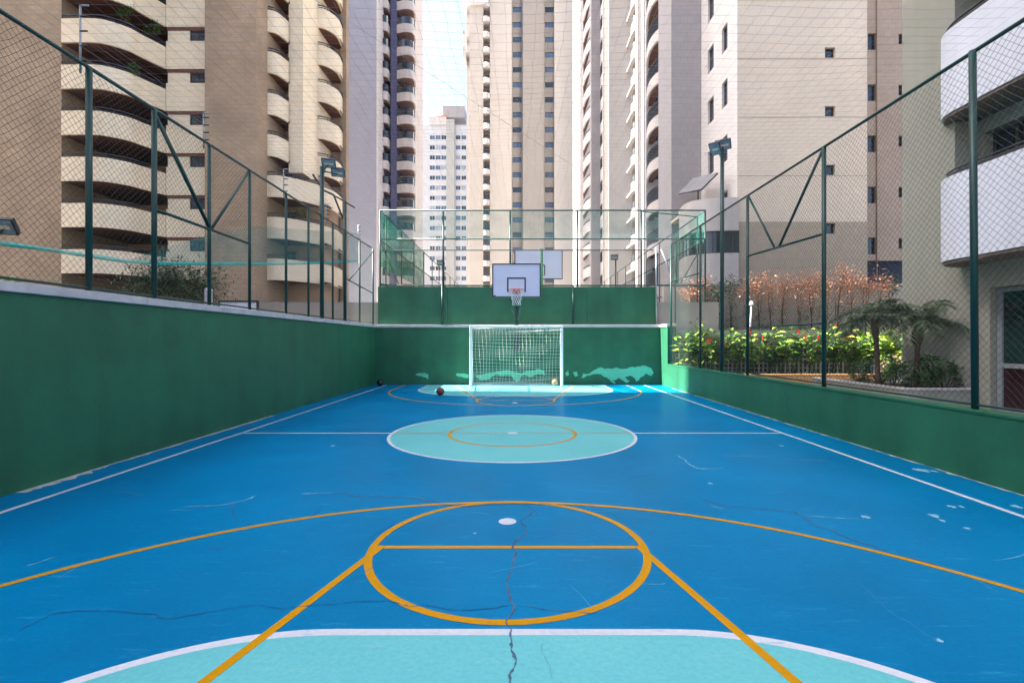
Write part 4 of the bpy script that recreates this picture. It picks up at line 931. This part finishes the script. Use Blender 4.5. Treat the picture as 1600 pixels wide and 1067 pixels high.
# ------------------------------------------------------------------ stepped tower right of centre
T = thing('stepped_grey_tower', 'grey and cream stepped tower with dark-railed curved balconies', 'building')
HT = 74
def vbox(a, b, y0, y1, m, name='wall', z1=HT, z0=0): mb = MB(); mb.box(X(a,y0), X(b,y0), y0, y1, z0, z1); return mb.build(name, m, T)
mb = MB(); mb.box(X(912,72), X(912,72)+6, 72, 86, 0, HT); mb.build('wall', M_OFFW, T)
vbox(924, 942, 62.0, 80, M_GREYW); vbox(942.2, 951, 60.0, 80, M_OFFW); vbox(951.2, 988, 57.0, 80, M_CREAM2); vbox(996, 1010, 46, 46.8, M_GREYW)
vbox(1005,1009.5,45.5,45.99,M_OFFW,'pilaster')
hs = []
for k in range(-3, 24):
    zz = Z(20.0, 66)-k*2.9+2
    if zz < 1 or zz > HT-3: continue
    cur = smooth_curve([(X(911,66.5),66.5),(X(915,64.6),64.6),(X(920,63.4),63.4),(X(923.8,62.6),62.6)], 4)
    mb = MB(); mb.band(cur, 0.15, zz, zz+1.25); mb.build('parapet', M_OFFW, T)
    mb = MB(); mb.prism([(p+.05,q+.15) for p,q in cur]+[(X(924,70)+1.2,70.0),(X(912,70),70.0)], zz+.01, zz+.2); mb.build('slab', M_DARKIN, T)
    mb = MB(); mb.tube([(p+.05,q+.05,zz+1.5) for p,q in cur], 0.03, 4); mb.band([(p+.08,q+.08) for p,q in cur], 0.02, zz+1.251, zz+1.48); mb.build('railing', M_RAIL, T)
for k in range(-3, 26):
    zz = Z(60.0, 55)-k*2.9
    if zz < 1 or zz > HT-3: continue
    cur = smooth_curve([(X(986,54.6),54.6),(X(990,53.8),53.8),(X(995.5,53.6),53.6)], 4)
    mb = MB(); mb.band(cur, 0.15, zz, zz+1.0); mb.build('parapet', M_PINKW, T)
    mb = MB(); mb.prism([(p,q+.12) for p,q in cur]+[(cur[-1][0],57.5),(cur[0][0],57.5)], zz+.01, zz+.2); mb.build('slab', M_PINKW, T)
    mb = MB(); mb.band([(p,q+.05) for p,q in cur], 0.03, zz+1.0, zz+1.7); mb.build('railing', M_RAIL, T)
mb = MB(); mb.box(X(985,58), X(999,58), 57.6, 70, 0, HT-0.5); mb.build('back_wall', M_INNER, T)
# sloping-looking side windows of the white fin
for k in range(0, 20):
    zz = Z(150, 61)+20-k*2.9
    if 1 < zz < HT-3: window(T, 'x', X(942.2,60.0), 62.0+0.02-1.6, 62.0-0.3, zz, zz+1.3, -0.05, 1)
# big curved balconies at about 35 m
mb = MB(); mb.box(X(1010,37.5), X(1045,37.5), 37.6, 37.9, 0, HT-1); mb.build('back_wall', M_PINKW, T)
vbox(1039, 1050, 33.0, 33.4, M_OFFW, 'pillar')
vbox(1050.2, 1100, 32.0, 32.9, M_GREYW, z1=HT-0.3)
cur = smooth_curve([(X(1010,37.4),37.4),(X(1010.5,36.2),36.2),(X(1015,34.9),34.9),(X(1026,33.8),33.8),(X(1039,33.3),33.3)], 5)
for k in range(-4, 18):
    zz = Z(60.0, 34.6)-k*2.9
    if zz < 1: continue
    mb = MB(); mb.band(cur, 0.14, zz-0.75, zz); mb.build('parapet', M_PINKW, T)
    mb = MB(); mb.prism([(p+.05,q+.1) for p,q in cur]+[(X(1042,34),37.55),(cur[0][0]+.05,37.55)], zz-0.5, zz-0.3); mb.build('slab', M_DARKIN, T)
    mb = MB(); mb.tube([(p+.05,q+.05,zz+0.95) for p,q in cur], 0.035, 4); mb.tube([(p+.05,q+.05,zz+0.12) for p,q in cur], 0.02, 4)
    pts = cur
    for a, b in zip(pts, pts[1:]):
        for s in (0, .33, .67): p = a[0]+(b[0]-a[0])*s+.05; q = a[1]+(b[1]-a[1])*s+.05; mb.tube([(p,q,zz),(p,q,zz+.94)], 0.014, 4, caps=False)
    mb.build('railing', M_RAIL, T)
    mb = MB(); mb.band([(p+.1,q+.1) for p,q in cur], 0.02, zz+.001, zz+.9); mb.build('glass_rail', mat('smoked_glass', S(60,66,78), 0.15, 0.2, 1), T)
    window(T, 'y', 37.5, X(1020,37.5), X(1036,37.5), zz-0.25, zz+1.75, 0.0, 1, name='glass_door')

# ------------------------------------------------------------------ beige tower
T = thing('beige_tower', 'beige tower with one column of small square windows above the garden', 'building')
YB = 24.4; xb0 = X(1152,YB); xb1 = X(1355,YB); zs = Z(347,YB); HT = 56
hs = [(X(1289,YB), X(1305,YB), Z(366,YB)+k*2.9, Z(349.5,YB)+k*2.9) for k in range(0, 16)]

mb = MB(); wall_holes(mb, 'y', YB, xb0, xb1, zs, HT, hs[1:], 0.22); mb.build('wall', M_BEIGE, T)
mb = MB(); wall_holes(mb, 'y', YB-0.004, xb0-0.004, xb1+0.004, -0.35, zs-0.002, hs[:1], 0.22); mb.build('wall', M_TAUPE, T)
for h in hs: window(T, 'y', YB, *h, 0.14, 0, 0.035)
k = 0
while zs + 2.25 + 2.9*k < HT:                              # recessed joints at each floor
    zz = zs + 2.25 + 2.9*k; mb = MB(); mb.box(xb0, xb1, YB-0.008, YB-0.001, zz, zz+0.03); mb.build('joint', M_ROSE, T); k += 1
# side face towards the court, with pairs of windows
hs = []
for k in range(0, 14):
    for y0, y1 in ((25.55, 26.25), (27.35, 28.2)):
        zz = 1.55+(534-255)/F*26.0 + (k-1)*2.9; hs.append((y0, y1, zz-0.0, zz+1.35))
mb = MB(); wall_holes(mb, 'x', xb0, YB+.002, 29.2, -0.35, HT, hs, 0.2); mb.build('wall', M_OFFW, T)
for h in hs: window(T, 'x', xb0, *h, 0.12, 1, 0.04)
mb = MB(); mb.box(X(1049,29.2), xb0-0.002, 29.2, 31.9, -0.35, HT-0.4); mb.build('wall', M_GREYW, T)
mb = MB(); mb.box(xb0+0.3, xb1, YB+0.4, 31.9, HT-0.6, HT-0.1); mb.build('roof', M_CONC, T)
# recessed wing
YR = 28.0; rx0 = xb1+0.0; rx1 = X(1430,YR)
hs = []
for k in range(0, 16):
    zb = Z(398,YR)+k*2.9; hs.append((X(1356,YR)+1.0*0, X(1368.5,YR), zb, zb+0.95))
    zb = Z(389,YR)+k*2.9; hs.append((X(1404,YR), X(1411.5,YR), zb, zb+0.6))
gx0 = X(1355,YR); 
mb = MB(); wall_holes(mb, 'y', YR, rx0-0.5, rx1, Z(408,YR), HT, [h for h in hs], 0.2); mb.build('wall', M_ROSE, T)
for h in hs: window(T, 'y', YR, *h, 0.12, 0, 0.04)
mb = MB(); mb.box(xb1-0.004, xb1, YB, YR+.5, -0.35, HT); mb.build('wall', M_ROSE, T)
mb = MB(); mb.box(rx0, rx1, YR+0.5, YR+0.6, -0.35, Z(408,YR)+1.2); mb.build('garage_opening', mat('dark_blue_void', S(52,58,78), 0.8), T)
mb = MB(); mb.tube([(X(1369.5,YR), YR-0.04, 0), (X(1369.5,YR), YR-0.04, HT)], 0.03, 5); mb.build('downpipe', M_ROSE, T)
# rounded white entrance volume with a ribbon window, glass canopy over it
T = thing('rounded_annex', 'rounded white annex with ribbon window below the grey tower', 'building')
cur = smooth_curve([(X(1061,27.5),27.5),(X(1063,26.2),26.2),(X(1075,25.1),25.1),(X(1095,24.6),24.6),(X(1118,24.3),24.3),(xb0-0.02,24.2)], 6)
za, zb_ = Z(400,25.0), Z(366,25.0); zc = Z(316,25.0)
mb = MB(); mb.band(cur, 0.25, -0.3, za); mb.build('wall', M_PINKW, T)
mb = MB(); mb.band(cur, 0.25, zb_, zc); mb.build('wall', M_PINKW, T)
mb = MB(); mb.band([(a+.08, b+.12) for a, b in cur], 0.05, za+.002, zb_-.002); mb.build('ribbon_window', M_GLASS, T)
mb = MB(); mb.prism([(a+.03,b+.2) for a,b in cur]+[(xb0-.02,29.1),(cur[0][0]+.03,29.1)], zc-0.15, zc-0.02); mb.build('roof', M_CREAM, T)
for q in cur[3::5]: bar(T, 'mullion', (q[0]+.05, q[1]+.1, za), (q[0]+.05, q[1]+.1, zb_), 0.03, M_FRAME, 4)
t = thing('glass_canopy', 'sloping dark-framed glass canopy above the rounded annex', 'canopy')
A = [W(1061,302,27.5), W(1096,295,24.6), W(1121,270,25.2), W(1083,279,28.6)]
mb = MB(); mb.add([*A, *[(p[0],p[1],p[2]-0.02) for p in A]], [(0,1,2,3),(7,6,5,4),(0,4,5,1),(1,5,6,2),(2,6,7,3),(3,7,4,0)]); mb.build('pane', mat('canopy_glass', S(150,150,152), 0.2, 0.1, 1), t)
for a, b in ((0,1),(1,2),(2,3),(3,0)): bar(t, 'frame', (A[a][0],A[a][1],A[a][2]-0.07), (A[b][0],A[b][1],A[b][2]-0.07), 0.045, M_RAIL, 6)
for s in (.33,.67):
    p = [A[0][i]+(A[1][i]-A[0][i])*s for i in range(3)]; q = [A[3][i]+(A[2][i]-A[3][i])*s for i in range(3)]; bar(t, 'rib', (p[0],p[1],p[2]-.06), (q[0],q[1],q[2]-.06), 0.035, M_RAIL, 6)
p = [(A[0][i]+A[3][i])/2 for i in range(3)]; q = [(A[1][i]+A[2][i])/2 for i in range(3)]; bar(t, 'rib', (p[0],p[1],p[2]-.06), (q[0],q[1],q[2]-.06), 0.03, M_RAIL, 6)
bar(t, 'strut', (A[0][0]+0.7,26.5,zc-0.1), (A[0][0]+0.7,26.5,A[0][2]), 0.04, M_RAIL, 6)

# ------------------------------------------------------------------ right building with white curved balconies
T = thing('white_balcony_building', 'grey-green building with rounded white balconies on the right', 'building')
YW = 12.35; HT = 21.5
DX0, DX1 = 6.2, 10.05                    # glazed door along Y
dz1 = Z(451, DWX*F/(1540-VX))
hs = [(DX0, DX1, PATIO, dz1)]
for k in range(6):
    z0 = 3.55+3.0*k; hs += [(9.2, 10.2, z0+1.0, z0+2.3), (5.6, 8.6, z0+0.1, z0+2.3), (1.5, 4.9, z0+0.1, z0+2.3)]
mb = MB(); wall_holes(mb, 'x', DWX, -6.0, YW, -0.35, HT, hs, 0.3); mb.box(DWX+0.002, DWX+9, YW-0.25, YW, -0.35, HT-0.01); mb.build('wall', M_SAGE, T)
mb = MB(); mb.box(DWX+1.6, DWX+9, -6, YW-.3, -0.35, HT-.2); mb.build('core', mat('room_wall', S(150,145,135), 0.8), T)
for k in range(7): mb = MB(); mb.box(DWX+0.05, DWX+1.6, -6, YW-.3, 3.3+3*k, 3.5+3*k); mb.build('floor_slab', M_CONC, T)
for h in hs[1:]: window(T, 'x', DWX, *h, 0.2, 1 if h[1]-h[0] < 2 else 2, 0.06)
# glazed door: frame, transom, panes
d = thing('glazed_door', 'tall grey-framed glazed door at the right edge beyond the fence', 'door')
M_DF = mat('door_frame_grey', S(126,134,140), 0.5); cx_ = DWX+0.12
for y in (DX0+.04, 7.4, 8.75, DX1-.12): mb = MB(); mb.box(cx_, cx_+.09, y-0.005 if y < DX1-.2 else y, y+.1, PATIO, dz1-.002); mb.build('stile', M_DF, d)
for z in (PATIO+.02, 1.02, dz1-.1): mb = MB(); mb.box(cx_+.003, cx_+.085, DX0+.01, DX1-.01, z, z+.09); mb.build('rail', M_DF, d)
GL = [mat('door_glass_dark', S(30,44,48), 0.06, 0.3, 1, spec=0.8), mat('door_panel_red', S(46,20,28), 0.3, 0.2, 2), mat('door_panel_blue', S(18,32,62), 0.3, 0.2, 2)]
yy = [DX0+.14, 7.4, 8.75, DX1-.12]
for i in range(3):
    mb = MB(); mb.box(cx_+.035, cx_+.05, yy[i]+.1*(i>0), yy[i+1]-.006, 1.112, dz1-.105); mb.build('pane', GL[0], d)
    mb = MB(); mb.box(cx_+.035, cx_+.05, yy[i]+.1*(i>0), yy[i+1]-.006, PATIO+.112, 1.018); mb.build('pane', GL[1] if i == 2 else GL[2], d)
# balconies
XB = 8.78
def bplan(x, ye, r):
    return [(x, -5.0), (x, ye-r)] + [(x+r-r*math.cos(a), ye-r+r*math.sin(a)) for a in np.linspace(0, PI/2, 9)[1:]] + [(DWX-0.003, ye)]
for k in range(5):
    zb = 3.21+3.0*k; P = bplan(XB, 10.75, 0.8)[::-1]
    mb = MB(); mb.band(P, 0.14, zb, zb+1.70); mb.build('parapet', M_BALC, T)
    Q = [(a+.03, b-.03) for a, b in bplan(XB, 10.75, 0.8)]; Q = [(DWX-.005,-4.97)] + [(a, b) for a, b in Q[:-1]] + [(DWX-.005, 10.72)]
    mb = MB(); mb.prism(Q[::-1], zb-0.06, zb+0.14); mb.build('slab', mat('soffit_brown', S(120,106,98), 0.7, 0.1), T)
    R = [(a+.06, b-.06) for a, b in bplan(XB, 10.75, 0.8)[::-1]]
    mb = MB(); mb.band(R, 0.05, zb+1.702, zb+1.79); mb.tube([(a+.02,b,zb+1.84) for a,b in R], 0.02, 6)
    for a, b in R[::3]: mb.tube([(a+.02,b,zb+1.75),(a+.02,b,zb+1.84)], 0.014, 5)
    mb.build('railing', M_RAIL, T)
    mb = MB(); mb.box(DWX-0.5, DWX-0.004, 10.3, 10.7, zb+0.141, zb+2.93); mb.build('fin', M_SAGE, T)
# unseen towers added left of the frame to shade court and beige side face
for nm, x0, x1, y0, y1, h, lab in (('added_shade_tower', -62, -45, -34, 19.3, 58, 'plain beige slab added out of view left of the court to shade it'), ('added_shade_tower', -80, -63, 26.6, 46, 100, 'plain beige block added out of view behind the brown tower to shade the beige side face')):
    T = thing(nm, lab, 'building')
    mb = MB(); mb.box(x0, x1, y0, y1, -0.35, h); mb.build('wall', M_BEIGE, T)
    for k in range(int(h/2.9)):
        mb = MB(); mb.box(x1+.002, x1+.05, y0+1, y1-1, 1.2+k*2.9, 2.5+k*2.9); mb.build('window_band', M_GLASS, T)
